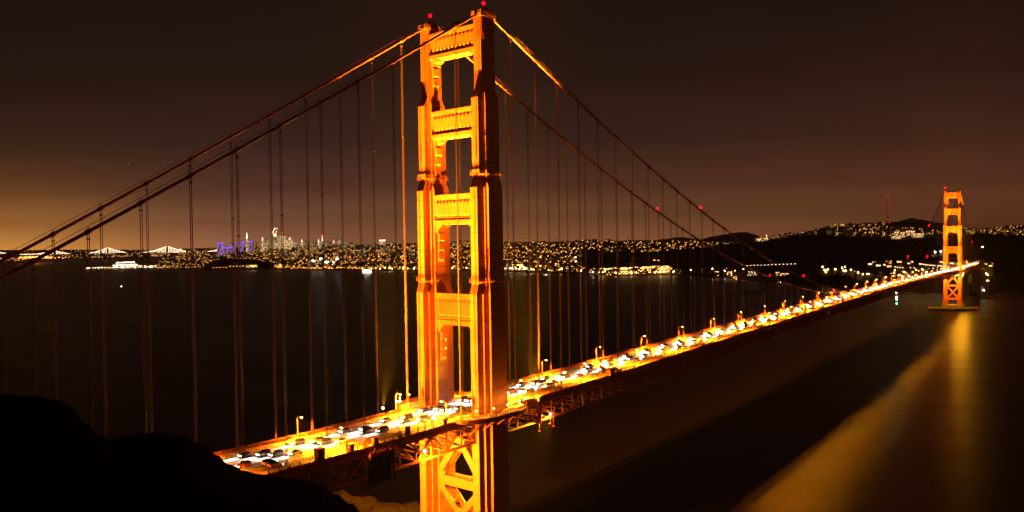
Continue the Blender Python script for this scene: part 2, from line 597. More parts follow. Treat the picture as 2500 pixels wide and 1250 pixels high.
ISLAND = Land([(-250, 8500, 1, 9200, 640, 9800), (-60, 8500, 1, 9200, 622, 9800), (0, 8500, 1, 9200, 621, 9800), (20, 8500, 1, 9200, 618, 9800),
               (45, 8500, 1, 9200, 620, 9800), (58, 8500, 1, 9200, 627, 9800), (75, 8500, 1, 9100, 632, 9600), (140, 8500, 1, 9000, 634, 9500)], rough=8, rscale=0.004)
ISLAND.build('bay_island', M['forest'], step=4, rows=12)
FORT = Land([(498, 4620, 1, 4800, 652, 5100), (515, 4600, 1, 4850, 641, 5150), (530, 4590, 1, 4850, 635, 5200), (560, 4560, 1, 4850, 631, 5200),
             (590, 4530, 1, 4850, 634, 5200), (620, 4500, 1, 4800, 636, 5100), (650, 4450, 1, 4750, 641, 5050), (690, 4380, 1, 4600, 650, 4900)],
            rough=8, rscale=0.01, crown=10)
FORT.build('wooded_headland', M['forest'], step=2, rows=14)
# near headland, from below the viewpoint to the cliff edge
HEAD = Land([(-500, 12, 125, 140, 960, 420), (-200, 12, 125, 140, 962, 420), (0, 12, 125, 150, 967, 420), (60, 12, 125, 152, 970, 420), (130, 12, 125, 155, 978, 420),
             (160, 12, 124, 157, 993, 415), (200, 12, 122, 160, 1030, 400), (235, 12, 121, 164, 1062, 380), (262, 12, 120, 168, 1074, 370),
             (300, 12, 120, 172, 1065, 360), (360, 12, 120, 176, 1061, 350), (440, 12, 120, 182, 1065, 340), (485, 12, 119, 186, 1085, 330),
             (520, 12, 118, 190, 1110, 325), (548, 12, 117, 194, 1134, 320), (580, 12, 116, 197, 1150, 315), (620, 12, 115, 200, 1158, 310),
             (680, 12, 114, 206, 1166, 305), (730, 12, 113, 210, 1172, 300), (770, 12, 112, 214, 1182, 300), (810, 12, 111, 218, 1206, 300),
             (845, 12, 110, 222, 1232, 300), (875, 12, 108, 226, 1258, 300), (920, 12, 105, 226, 1300, 300), (1100, 12, 95, 220, 1450, 300),
             (1500, 12, 90, 200, 1800, 280), (2600, 12, 90, 180, 2200, 260)], rough=2.2, rscale=0.06, power=0.75)
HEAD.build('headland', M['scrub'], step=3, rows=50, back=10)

# ================================================================== the great suspension bridge
BR = empty('suspension_bridge', (0, 0, 0), label='long red-orange suspension bridge with two floodlit towers crossing the strait', cat='bridge')

# ---- towers
STAGES = [(13.0, 118.4, [(8.35, 1.65), (5.5, 2.5), (3.0, 3.65)]),
          (118.4, 157.5, [(7.3, 1.62), (3.8, 2.35), (2.75, 3.2)]),
          (157.5, 190.3, [(5.95, 1.58), (2.65, 2.3)]),
          (190.3, 220.4, [(3.9, 1.75)])]


def leg_mesh():
    mb = MB()
    for si, (z0, z1, rects) in enumerate(STAGES):
        for ri, (hx, hy) in enumerate(rects):
            top = z1
            if si < 3:
                nx = STAGES[si + 1][2][min(ri, len(STAGES[si + 1][2]) - 1)]
                k = 3.4 - 0.5 * ri
                mb.box(-hx, hx, -hy, hy, z0, z1)
                cx, cy = min(hx, nx[0]), min(hy, nx[1])
                mb.frustum((-hx, hx, -hy, hy), (-cx - 0.02, cx + 0.02, -cy - 0.02, cy + 0.02), z1, z1 + k)
            else:
                mb.box(-hx, hx, -hy, hy, z0, z1)
    # shallow vertical fluting on the end faces
    for z0, z1, rects in STAGES:
        hx, hy = rects[0]
        for sx in (-1, 1):
            for yy in (-hy * 0.55, hy * 0.55):
                mb.box(sx * hx - 0.08, sx * hx + 0.08, yy - 0.10, yy + 0.10, z0 + 0.3, z1 - 0.4)
    # crown moulding below the cable saddle
    for i in range(5):
        y = -1.4 + 0.7 * i
        for sx in (-1, 1):
            mb.box(sx * 3.9 - 0.25, sx * 3.9 + 0.25, y - 0.16, y + 0.16, 211.5, 219.8)
    for i in range(9):
        x = -3.4 + 0.85 * i
        for sy in (-1, 1):
            mb.box(x - 0.18, x + 0.18, sy * 1.75 - 0.22, sy * 1.75 + 0.22, 211.5, 219.8)
    mb.box(-4.4, 4.4, -2.25, 2.25, 219.8, 220.7)
    return mb.mesh('leg', M['leg_steel'])


LEG_ME = leg_mesh()


def strut_mesh(zb, zt, hx, yl, nrib):
    """portal strut between the legs: ribbed panel between a cap and a base band, stepped haunches below"""
    mb = MB()
    H = zt - zb
    mb.box(-hx, hx, -yl, yl, zb + 0.24 * H, zt - 0.10 * H)
    mb.box(-hx - 0.55, hx + 0.55, -yl, yl, zt - 0.10 * H, zt)                      # cap band
    mb.box(-hx - 0.35, hx + 0.35, -yl, yl, zt - 0.16 * H, zt - 0.102 * H)
    mb.box(-hx - 0.55, hx + 0.55, -yl, yl, zb, zb + 0.15 * H)                      # base band
    mb.box(-hx - 0.25, hx + 0.25, -yl, yl, zb + 0.152 * H, zb + 0.24 * H)
    pz0, pz1 = zb + 0.26 * H, zt - 0.17 * H
    for i in range(nrib):
        y = -yl * 0.90 + 2 * yl * 0.90 * (i + 0.5) / nrib
        wd = yl * 0.90 / nrib * 0.95
        for s in (-1, 1):
            x0 = s * hx
            x1 = s * (hx + 0.62)
            zz0, zz1 = pz0, pz1 - 0.02 * H
            # a vertical wedge with pointed ends
            vs = [(x0, y - wd, zz0), (x0, y + wd, zz0), (x0, y + wd, zz1), (x0, y - wd, zz1), (x1, y, zz0 + 0.09 * H), (x1, y, zz1 - 0.13 * H)]
            fs = [(0, 1, 4), (1, 2, 5, 4), (2, 3, 5), (3, 0, 4, 5)]
            if s > 0:
                fs = [tuple(reversed(f)) for f in fs]
            mb.add(vs, [tuple(reversed(f)) for f in fs])
    # rounded haunches in steps, then stepped brackets down the leg
    for s in (-1, 1):
        steps = [(3.6, 0.7), (2.6, 1.3), (1.8, 2.1), (1.15, 3.2)]
        for k, (dy, dz) in enumerate(steps):
            a, b = yl - dy, yl
            y0, y1 = (a, b) if s > 0 else (-b, -a)
            mb.box(-hx + 0.1 * k, hx - 0.1 * k, y0, y1, zb - dz, zb - (steps[k - 1][1] if k else 0) - 0.001)
        zz = zb - 3.3
        for k in range(3):
            d = 1.35 - 0.3 * k
            hz = 2.6
            y0, y1 = (yl - d, yl) if s > 0 else (-yl, -yl + d)
            yo0, yo1 = (yl - d * 0.45, yl) if s > 0 else (-yl, -yl + d * 0.45)
            mb.frustum((-1.4, 1.4, yo0, yo1), (-1.4, 1.4, y0, y1), zz - hz - 1.0, zz - hz)
            mb.box(-1.4, 1.4, y0, y1, zz - hz, zz - 0.02)
            zz -= hz + 1.1
    return mb.mesh('portal_strut', M['steel'])


STRUTS = [(208.2, 217.9, 2.3, 12.1, 11), (177.5, 187.9, 2.4, 11.45, 11), (144.3, 155.7, 2.6, 10.55, 11), (106.0, 118.0, 2.8, 10.1, 11)]
STRUT_ME = [strut_mesh(*a) for a in STRUTS]


def brace_mesh():
    mb = MB()
    yl = 10.1
    # inverted V under the deck, horizontal, X, bottom horizontal; each member is a pair of plates laced together
    for sx in (-1, 1):
        x = sx * 2.6

        def plate(a, b, w_):
            mb.beam((x, a[0], a[1]), (x, b[0], b[1]), 0.5, w_, upv=(0, 0, 1)) if abs(a[1] - b[1]) < 1 else mb.beam(
                (x, a[0], a[1]), (x, b[0], b[1]), 0.5, w_, upv=(0, 1, 0))
        plate((0.4, 62.2), (yl + 1, 47.5), 2.6)
        plate((-0.4, 62.2), (-yl - 1, 47.5), 2.6)
        plate((-yl - 0.5, 45.6), (yl + 0.5, 45.6), 3.4)
        plate((-yl - 0.5, 44.4), (yl + 0.5, 22.0), 2.4)
        plate((yl + 0.5, 44.4), (-yl - 0.5, 22.0), 2.4)
        plate((-yl - 0.5, 20.8), (yl + 0.5, 20.8), 2.6)
        # gusset plates
        for (yy, zz, ry, rz) in ((0, 60.8, 3.0, 2.8), (yl, 45.6, 2.6, 4.2), (-yl, 45.6, 2.6, 4.2), (0, 33.2, 2.3, 2.4), (yl, 22, 2.3, 3.4), (-yl, 22, 2.3, 3.4)):
            mb.add([(x + 0.32 * k, yy + a * ry, zz + bb * rz) for k in (-1, 1) for a, bb in ((-1, -0.5), (-0.5, -1), (0.5, -1), (1, -0.5), (1, 0.5), (0.5, 1), (-0.5, 1), (-1, 0.5))],
                   [tuple(range(7, -1, -1)), tuple(range(8, 16))] + [(k, (k + 1) % 8, 8 + (k + 1) % 8, 8 + k) for k in range(8)])

    def lace(a, b, n):
        A, B = Vector((0, *a)), Vector((0, *b))
        dd = (B - A).normalized()
        side = Vector((0, -dd.z, dd.y))
        for off in (-0.95, 0.95):
            for i in range(n):
                p0 = A.lerp(B, i / n) + side * off
                p1 = A.lerp(B, (i + 1) / n) + side * off
                s = 1 if i % 2 else -1
                mb.beam(p0 + Vector((-2.5 * s, 0, 0)), p1 + Vector((2.5 * s, 0, 0)), 0.18, 0.14)
                mb.beam(p0 + Vector((-2.5, 0, 0)), p0 + Vector((2.5, 0, 0)), 0.16, 0.14)
    lace((0.4, 62.2), (yl + 1, 47.5), 9)
    lace((-0.4, 62.2), (-yl - 1, 47.5), 9)
    lace((-yl, 44.4), (yl, 22.0), 16)
    lace((yl, 44.4), (-yl, 22.0), 16)
    lace((-yl, 45.6), (yl, 45.6), 11)
    return mb.mesh('cross_brace', M['steel'])


BRACE_ME = brace_mesh()


def pedestal_mesh():
    mb = MB()
    mb.frustum((-9.8, 9.8, -5.0, 5.0), (-9.2, 9.2, -4.5, 4.5), 10.5, 18.6)
    mb.box(-9.6, 9.6, -4.9, 4.9, 18.6, 19.4)
    for i in range(7):
        y = -4.2 + 1.4 * i
        for s in (-1, 1):
            mb.box(s * 9.5 - 0.3, s * 9.5 + 0.3, y - 0.25, y + 0.25, 11, 18.3)
    return mb.mesh('pedestal', M['leg_steel'])


PED_ME = pedestal_mesh()


def saddle_mesh():
    mb = MB()
    mb.frustum((-3.6, 3.6, -1.9, 1.9), (-2.9, 2.9, -1.5, 1.5), 220.7, 222.6)
    mb.frustum((-2.9, 2.9, -1.5, 1.5), (-1.3, 1.3, -0.8, 0.8), 222.6, 223.9)
    mb.box(-0.7, 0.7, -0.5, 0.5, 223.9, 224.5)
    return mb.mesh('saddle_housing', M['dark_steel'])


SAD_ME = saddle_mesh()


def rail_ring(hx, hy, z, hgt, step, post=0.07, hang=0.0, outline=None):
    mb = MB()
    pts = [(-hx, -hy), (hx, -hy), (hx, hy), (-hx, hy)]
    if outline:
        q = outline
        right = [(q[0][0], q[0][1])]
        for (a0, b0), (a1, b1) in zip(q, q[1:]):
            right += [(a1, b0), (a1, b1)]
        quad = [(x, -y) for x, y in right]                   # from the end of the arm to the widest point
        pts = [(-x, y) for x, y in quad] + quad[::-1] + [(x, -y) for x, y in quad] + [(-x, -y) for x, y in quad[::-1]]
    N = len(pts)
    for k in range(N):
        a, b_ = Vector((*pts[k], 0)), Vector((*pts[(k + 1) % N], 0))
        n = max(1, int((b_ - a).length / step))
        for zz in (z, z + hgt * 0.5, z + hgt):
            mb.beam(a + Vector((0, 0, zz)), b_ + Vector((0, 0, zz)), post, post)
        for i in range(n):
            q_ = a.lerp(b_, i / n)
            mb.beam((q_.x, q_.y, z - hang), (q_.x, q_.y, z + hgt), post, post)
            if hang:
                s = (q_ * 0.86)
                mb.beam((q_.x, q_.y, z), (s.x, s.y, z - hang), post * 1.6, post * 1.6)
    if hang:
        for k in range(N):
            a, b_ = pts[k], pts[(k + 1) % N]
            mb.beam((a[0], a[1], z - 0.05), (b_[0], b_[1], z - 0.05), 0.25, 0.06)
    return mb


TOP_RAIL = rail_ring(4.5, 2.35, 220.75, 1.1, 1.0).mesh('top_railing', M['steel'])
MR1 = rail_ring(6.5, 2.95, 162.6, 1.1, 1.0, 0.07, 0.8, [(6.5, 2.15), (3.25, 2.85)]).mesh('maintenance_rail', M['steel'])
MR2 = rail_ring(7.8, 3.9, 123.2, 1.1, 1.0, 0.07, 0.8, [(7.85, 2.2), (4.4, 2.9), (3.35, 3.75)]).mesh('maintenance_rail', M['steel'])


def tower(x, far):
    T = empty('tower', (x, 0, 0), parent=BR)
    tag(T, 'far floodlit tower with its brace panels and oval pier' if far else 'near floodlit tower rising over the whole picture height')
    for s, nm in ((-1, 'west'), (1, 'east')):
        lg = inst('leg', LEG_ME, T, (0, s * W, 0))
        inst('pedestal', PED_ME, T, (0, s * W, 0))
        inst('saddle_housing', SAD_ME, T, (0, s * W, 0))
        inst('top_railing', TOP_RAIL, T, (0, s * W, 0))
        inst('maintenance_rail', MR1, T, (0, s * W, 0))
        inst('maintenance_rail', MR2, T, (0, s * W, 0))
    for me in STRUT_ME:
        inst('portal_strut', me, T)
    inst('cross_brace', BRACE_ME, T)
    # service hut on the top strut
    h = MB()
    h.box(-1.3, 1.3, -0.9, 0.9, 217.9, 220.3)
    h.frustum((-1.5, 1.5, -1.1, 1.1), (-0.5, 0.5, -0.4, 0.4), 220.3, 221.2)
    h.build('service_hut', M['dark_steel'], T)
    return T


T1 = tower(0.0, False)
T2 = tower(L, True)

# ---- main cables with bands, hand ropes
hang_x = []
x = -15.96
while x > XN + 8:
    hang_x.append(x)
    x -= 15.24
x = 15.62
while x < L - 8:
    hang_x.append(x)
    x += 15.24
x = L + 15.96
while x < XS - 8:
    hang_x.append(x)
    x += 15.24
hang_x.sort()

for s in (-1, 1):
    mb = MB()
    xs = [XN + 12 + i * 7.6 for i in range(int((0 - XN - 12) / 7.6))] + [0.0]
    xs += [i * 10.0 for i in range(1, 128)] + [L]
    xs += [L + i * 10 for i in range(1, 34)]
    mb.tube([(x, s * W, zc(x) if abs(x) > 3 and abs(x - L) > 3 else ZT - 0.3) for x in xs], 0.50, 10)
    for x in hang_x:
        d = Vector((1, 0, (zc(x + 0.5) - zc(x - 0.5)))).normalized()
        c0 = Vector((x, s * W, zc(x)))
        mb.tube([c0 - d * 1.0, c0 - d * 0.75, c0 + d * 0.75, c0 + d * 1.0], [0.52, 0.72, 0.72, 0.52], 10)
        for yy in (-0.55, 0.55):
            mb.beam(c0 + Vector((0, yy, 0)), c0 + Vector((0, yy, 1.5)), 0.09, 0.09)
    cab = mb.build('main_cable', M['cable'], BR, smooth=True)
    for yy, lo, hi in ((-0.55, XN, 0), (0.55, XN, 0), (-0.55, 0, 700), (0.55, 0, 700)):
        hr = MB()
        for x0, x1 in zip(hang_x, hang_x[1:]):
            if x0 < lo or x1 > hi + 9:
                continue
            hr.beam((x0, s * W + yy, zc(x0) + 1.45), (x1, s * W + yy, zc(x1) + 1.45), 0.07, 0.07)
        hr.build('hand_rope', M['cable'], cab)

# ---- suspender ropes (in pairs of doubled ropes); the hundred that show largest are parts of their own
sus = []
for s in (-1, 1):
    for x in hang_x:
        if zc(x) < zr(x) + 2.2:
            continue
        d = math.hypot(x - CAM.x, s * W - CAM.y)
        sus.append((d / max(1, zc(x) - zr(x)) ** 0.3, x, s))
sus.sort()


def suspender(mb, x, s, r=0.065):
    z0, z1 = zr(x) - 1.2, zc(x) - 0.7
    for dx in (-0.30, 0.30):
        for dy in (-0.16, 0.16):
            mb.tube([(dx + x, s * W + dy, z0), (dx + x, s * W + dy, z1)], r, 4)
    mb.box(x - 0.45, x + 0.45, s * W - 0.28, s * W + 0.28, z1 - 1.4, z1 - 1.05)
    for zz in (z0 + (z1 - z0) * 0.42, z0 + (z1 - z0) * 0.75):
        if z1 - z0 > 40:
            mb.box(x - 0.4, x + 0.4, s * W - 0.24, s * W + 0.24, zz - 0.18, zz + 0.18)


for d, x, s in sus[:100]:
    mb = MB()
    suspender(mb, x, s)
    mb.build('suspender', M['rope'], BR)
rest = MB()
for d, x, s in sus[100:]:
    suspender(rest, x, s, 0.075)
tag(rest.build('far_suspender', M['rope'], BR), kind='stuff')

# ---- deck
XA, XB = -300.0, XS + 160


def strip(mb, x0, x1, step, prof, mi=0):
    """extrude a closed profile [(y, dz)] along the deck grade"""
    n = max(1, int(round((x1 - x0) / step)))
    b = len(mb.v)
    k = len(prof)
    for i in range(n + 1):
        x = x0 + (x1 - x0) * i / n
        for y, dz in prof:
            mb.v.append((x, y, zr(x) + dz))
    for i in range(n):
        for j in range(k):
            a = b + i * k + j
            a2 = b + i * k + (j + 1) % k
            mb.f.append((a, a + k, a2 + k, a2))
            mb.m.append(mi)
    mb.f.append(tuple(b + j for j in range(k)))
    mb.m.append(mi)
    mb.f.append(tuple(b + n * k + j for j in range(k - 1, -1, -1)))
    mb.m.append(mi)


mb = MB()
strip(mb, XA, XB, 10, [(-9.45, 0), (-9.45, -0.5), (9.45, -0.5), (9.45, 0)])
road = mb.build('roadway', M['asphalt'], BR)
mb = MB()
for y in (-6.2, -3.1, 0.0, 3.1, 6.2):
    x = XA + 5
    while x < XB - 10:
        strip(mb, x, x + 3.6, 4, [(y - 0.08, 0.004), (y + 0.08, 0.004)]) if False else mb.add(
            [(x, y - 0.08, zr(x) + 0.006), (x + 3.6, y - 0.08, zr(x + 3.6) + 0.006), (x + 3.6, y + 0.08, zr(x + 3.6) + 0.006), (x, y + 0.08, zr(x) + 0.006)], [(0, 1, 2, 3)])
        x += 11
mb.build('lane_marking', M['paint_white'], road)
for s in (-1, 1):
    mb = MB()
    pr = [(s * 9.55, 0.30), (s * 13.35, 0.30), (s * 13.35, -0.9), (s * 9.55, -0.9)]
    if s < 0:
        pr.reverse()
    strip(mb, XA, XB, 10, pr)
    mb.build('sidewalk', M['walk'], BR)
    mb = MB()
    pr = [(s * 13.36, 0.38), (s * 13.60, 0.38), (s * 13.60, -1.55), (s * 13.36, -1.55)]
    if s < 0:
        pr.reverse()
    strip(mb, XA, XB, 10, pr)
    mb.build('fascia_girder', M['steel'], BR)
    # outer railing with pickets
    mb = MB()
    gaps = [(-17.5, 17.5), (L - 17.5, L + 17.5)]
    x = XA
    while x < XB - 4:
        step = 3.8
        if not any(a - 3.8 < x < b_ for a, b_ in gaps):
            mb.beam((x, s * 13.45, zr(x) + 1.62), (x + step, s * 13.45, zr(x + step) + 1.62), 0.14, 0.12)
            mb.beam((x, s * 13.45, zr(x) + 0.48), (x + step, s * 13.45, zr(x + step) + 0.48), 0.10, 0.10)
            mb.box(x - 0.12, x + 0.12, s * 13.45 - 0.12, s * 13.45 + 0.12, zr(x) + 0.3, zr(x) + 1.72)
            if x < 620:
                q_ = 0.33 if x < 250 else 0.66
                k = x + q_
                while k < x + step - 0.1:
                    mb.box(k - 0.05, k + 0.05, s * 13.45 - 0.03, s * 13.45 + 0.03, zr(k) + 0.48, zr(k) + 1.60)
                    k += q_
        x += step
    mb.build('railing', M['steel'], BR)
    # low barrier between the sidewalk and the traffic
    mb = MB()
    x = XA
    while x < XB - 4:
        step = 3.8
        for zz, hh in ((0.75, 0.16), (1.15, 0.12)):
            mb.beam((x, s * 9.75, zr(x) + zz), (x + step, s * 9.75, zr(x + step) + zz), 0.10, hh)
        mb.box(x - 0.08, x + 0.08, s * 9.75 - 0.08, s * 9.75 + 0.08, zr(x) + 0.3, zr(x) + 1.22)
        x += step
    mb.build('traffic_barrier', M['steel'], BR)
    # stiffening truss
    mb = MB()
    P0 = 7.62
    yt = s * 13.72
    for seg in ((XN, -8.6), (8.6, L - 8.6), (L + 8.6, XS)):
        n = int(round((seg[1] - seg[0]) / P0))
        xsn = [seg[0] + (seg[1] - seg[0]) * i / n for i in range(n + 1)]
        for i in range(n):
            a, b_ = xsn[i], xsn[i + 1]
            mb.beam((a, yt, zr(a) - 1.95), (b_, yt, zr(b_) - 1.95), 0.7, 0.8)
            mb.beam((a, yt, zr(a) - 9.3), (b_, yt, zr(b_) - 9.3), 0.7, 0.8)
            if i % 2:
                mb.beam((a, yt, zr(a) - 2.2), (b_, yt, zr(b_) - 9.1), 0.5, 0.55)
            else:
                mb.beam((a, yt, zr(a) - 9.1), (b_, yt, zr(b_) - 2.2), 0.5, 0.55)
            mb.box(a - 0.28, a + 0.28, yt - 0.28, yt + 0.28, zr(a) - 9.3, zr(a) - 1.9)
    mb.build('stiffening_truss', M['steel'], BR)
# floor beams and lateral bracing below the roadway
mb = MB()
x = XN + 7.62
while x < XS:
    z = zr(x)
    mb.box(x - 0.25, x + 0.25, -13.3, 13.3, z - 2.1, z - 0.95)
    if x < 700:
        mb.beam((x, -13.3, z - 9.3), (x, 13.3, z - 9.3), 0.4, 0.4)
        mb.beam((x, -13.3, z - 9.3), (x + 7.62, 13.3, zr(x + 7.62) - 9.3), 0.35, 0.3)
        mb.beam((x, -13.3, z - 2.4), (x, 0, z - 6.2), 0.25, 0.3)
        mb.beam((x, 13.3, z - 2.4), (x, 0, z - 6.2), 0.25, 0.3)
    x += 7.62
mb.build('floor_beams', M['steel'], BR)
mb = MB()
for y in (-6, -3, 0, 3, 6):
    strip(mb, XN, XS, 20, [(y - 0.15, -0.5), (y - 0.15, -1.2), (y + 0.15, -1.2), (y + 0.15, -0.5)])
mb.build('stringers', M['steel'], BR)


# ---- widened walk around the tower legs
def apron(x0, s):
    n = 24
    outer = []
    for i in range(n + 1):
        u = -1 + 2 * i / n
        y = 13.4 + 8.9 * (1 - abs(u) ** 3.2) ** 0.5 if abs(u) < 1 else 13.4
        outer.append((u * 18.5, y))
    z = zr(x0) + 0.28
    mb = MB()
    poly = [(x0 + a, s * b_) for a, b_ in outer]
    if s > 0:
        poly.reverse()
    mb.prism(poly, z - 0.45, z)
    for (a, c_) in zip(outer, outer[1:]):
        p0, p1 = (x0 + a[0], s * a[1]), (x0 + c_[0], s * c_[1])
        mb.beam((*p0, z - 0.75), (*p1, z - 0.75), 0.25, 1.6, 1)
    o = mb.build('tower_apron', [M['walk'], M['steel']], BR)
    rl = MB()
    for (a, c_) in zip(outer, outer[1:]):
        p0, p1 = Vector((x0 + a[0], s * a[1], z)), Vector((x0 + c_[0], s * c_[1], z))
        rl.beam(p0 + Vector((0, 0, 1.3)), p1 + Vector((0, 0, 1.3)), 0.14, 0.12)
        rl.beam(p0 + Vector((0, 0, 0.2)), p1 + Vector((0, 0, 0.2)), 0.10, 0.10)
        rl.box(p0.x - 0.1, p0.x + 0.1, p0.y - 0.1, p0.y + 0.1, z, z + 1.4)
        ln = (p1 - p0).length
        m_ = max(1, int(ln / 0.36))
        for k in range(1, m_):
            q_ = p0.lerp(p1, k / m_)
            rl.box(q_.x - 0.045, q_.x + 0.045, q_.y - 0.045, q_.y + 0.045, z + 0.2, z + 1.3)
    # brackets under the apron
    for xx in (-12, -6, 0, 6, 12):
        yo = 13.4 + 8.9 * (1 - abs(xx / 18.5) ** 3.2) ** 0.5 - 0.6
        rl.beam((x0 + xx, s * yo, z - 1.4), (x0 + xx, s * 14.2, z - 6.5), 0.4, 0.5)
    rl.build('apron_railing', M['steel'], BR)


for x0 in (0.0, L):
    for s in (-1, 1):
        apron(x0, s)

# ---- pylons of the south end and the pier with its fender
for x0, hz in ((XS + 4, 84),):
    for s in (-1, 1):
        mb = MB()
        mb.box(x0 - 9, x0 + 9, s * 14 - 6.5 + s * 6, s * 14 + 6.5 + s * 2, -2, 66)
        mb.box(x0 - 7, x0 + 7, s * 14 - 5 + s * 5, s * 14 + 5 + s * 2, 66, hz - 4)
        mb.box(x0 - 5.5, x0 + 5.5, s * 14 - 4 + s * 5, s * 14 + 4 + s * 2, hz - 4, hz)
        for k in range(5):
            mb.box(x0 - 9.4, x0 - 9.0, s * 14 - 5 + s * 4 + k * 2.4, s * 14 - 4 + s * 4 + k * 2.4, 0, 65)
        mb.build('pylon', M['concrete'], BR)
mb = MB()
for s in (-1, 1):
    mb.box(XS + 13.02, XS + 110, s * 13 - 1, s * 13 + 1, 50, 68)
mb.box(XS + 60, XS + 78, -12, 12, -2, 66)
mb.build('arch_wall', M['concrete'], BR)
# pier of the far tower
mb = MB()
mb.frustum((-12.5, 12.5, -21.5, 21.5), (-11.8, 11.8, -20.6, 20.6), -3, 10.5)
for i in range(22):
    y = -20 + i * 40 / 21
    mb.box(-12.5, -12.05, y - 0.25, y + 0.25, 1.5, 10.0)
mb.box(-12.95, -12.5, -1.0, 1.0, 1.0, 10.3, 1)
mb.build('pier', [M['granite'], M['dark_steel']], BR, loc=(L, 0, 0))
mb = MB()
n = 64
ell = [(L + 24 * math.cos(2 * PI * k / n), (45 if True else 0) * math.sin(2 * PI * k / n)) for k in range(n)]
eli = [(L + 21 * math.cos(2 * PI * k / n), 41.5 * math.sin(2 * PI * k / n)) for k in range(n)]
b0 = len(mb.v)
for pts_, z in ((ell, -4), (ell, 4.4), (eli, 4.4), (eli, -4)):
    for q_ in pts_:
        mb.v.append((q_[0], q_[1], z))
for r_ in range(3):
    for k in range(n):
        mb.f.append((r_ * n + k, r_ * n + (k + 1) % n, (r_ + 1) * n + (k + 1) % n, (r_ + 1) * n + k))
        mb.m.append(0 if r_ != 0 else 1)
M['wet'] = mat('tidal_dark_concrete', (0.07, 0.055, 0.04), 0.7, vary=0.4, vscale=0.3)
fd = mb.build('pier_fender', [M['granite'], M['wet']])
tag(fd, 'oval concrete fender ring in the water round the foot of the far tower', 'fender')

# north shore footing
mb = MB()
mb.frustum((-14, 14, -22, 22), (-12.5, 12.5, -20.5, 20.5), -3, 10.5)
mb.build('pier', M['granite'], BR)

# ================================================================== lamps on the bridge
def street_lamp(side):
    r_ = empty('street_lamp')
    mb = MB()
    mb.tube([(0, 0, 0), (0, 0, 0.8), (0, 0, 0.82), (0, 0, 6.2)], [0.24, 0.22, 0.13, 0.10], 8)
    arm = [(0, 0, 6.2), (0, -side * 0.1, 6.9), (0, -side * 0.45, 7.45), (0, -side * 1.0, 7.75), (0, -side * 1.7, 7.8), (0, -side * 2.0, 7.75)]
    mb.tube(arm, [0.10, 0.095, 0.09, 0.085, 0.08, 0.08], 8)
    mb.build('pole', M['steel'], r_)
    hd = MB()
    hd.frustum((-0.22, 0.22, -side * 2.3 - 0.45, -side * 2.3 + 0.45), (-0.15, 0.15, -side * 2.3 - 0.35, -side * 2.3 + 0.35), 7.62, 7.86)
    hd.build('lamp_head', M['steel'], r_)
    ln = MB()
    ln.frustum((-0.18, 0.18, -side * 2.3 - 0.3, -side * 2.3 + 0.3), (-0.22, 0.22, -side * 2.3 - 0.4, -side * 2.3 + 0.4), 7.36, 7.61)
    ln.build('lens', M['lamp_head'], r_)
    light('SPOT', 'lamp_light', r_, (0, -side * 2.3, 7.3), LAMP_E, SODIUM, (0, -side * 2.3, 0), 154, 0.4, 0.15)
    return r_


LAMP_E = 185000
protoE, protoW = street_lamp(1), street_lamp(-1)
lamp_x = [22.9 + 45.72 * k for k in range(-6, 37)]
first = {1: True, -1: True}
for s in (1, -1):
    proto = protoE if s > 0 else protoW
    nr = nl = 0
    for x in sorted([v for v in lamp_x if v > 0]) + sorted([v for v in lamp_x if v < 0], reverse=True):
        if x < (-180 if s > 0 else -120) or x > XS + 40:
            continue
        if abs(x) > 30 or True:
            o = proto if first[s] else copy_tree(proto)
            first[s] = False
            o.location = (x, s * 12.9, zr(x) + 0.3)
            rail = 'far railing' if s > 0 else 'near railing'
            if x > 0:
                lab = 'curved street lamp, %s right of the near tower on the %s' % (ORD[nr], rail)
                nr += 1
            else:
                lab = 'curved street lamp, %s left of the near tower on the %s' % (ORD[nl], rail)
                nl += 1
            tag(o, lab, 'street lamp', 'sodium street lamps along the bridge')


# twin floodlights on short poles beside the towers
def flood_pair(loc, label, target, e1=0, e2=0, z=3.2, h=True):
    r_ = empty('floodlight_pole', loc, label=label, cat='floodlight', group='floodlights beside the towers')
    for dx in (-0.8, 0.8):
        mb = MB()
        mb.tube([(dx, 0, 0), (dx, 0, z)], [0.11, 0.08], 8)
        mb.build('pole', M['steel'], r_)
        hb = MB()
        hb.box(dx - 0.35, dx + 0.35, -0.30, 0.30, z, z + 0.18)
        hd = hb.build('flood_head', M['steel'], r_)
        lb = MB()
        lb.ball((dx, 0, z + 0.45), 0.34, 8)
        lb.build('flood_lens', M['flood_lens'], hd)
    return r_


def spot_at(parent, loc, target, energy, spot, blend=0.8, color=FLOOD, radius=0.15, name='flood_light'):
    return light('SPOT', name, parent, loc, energy, color, target, spot, blend, radius)


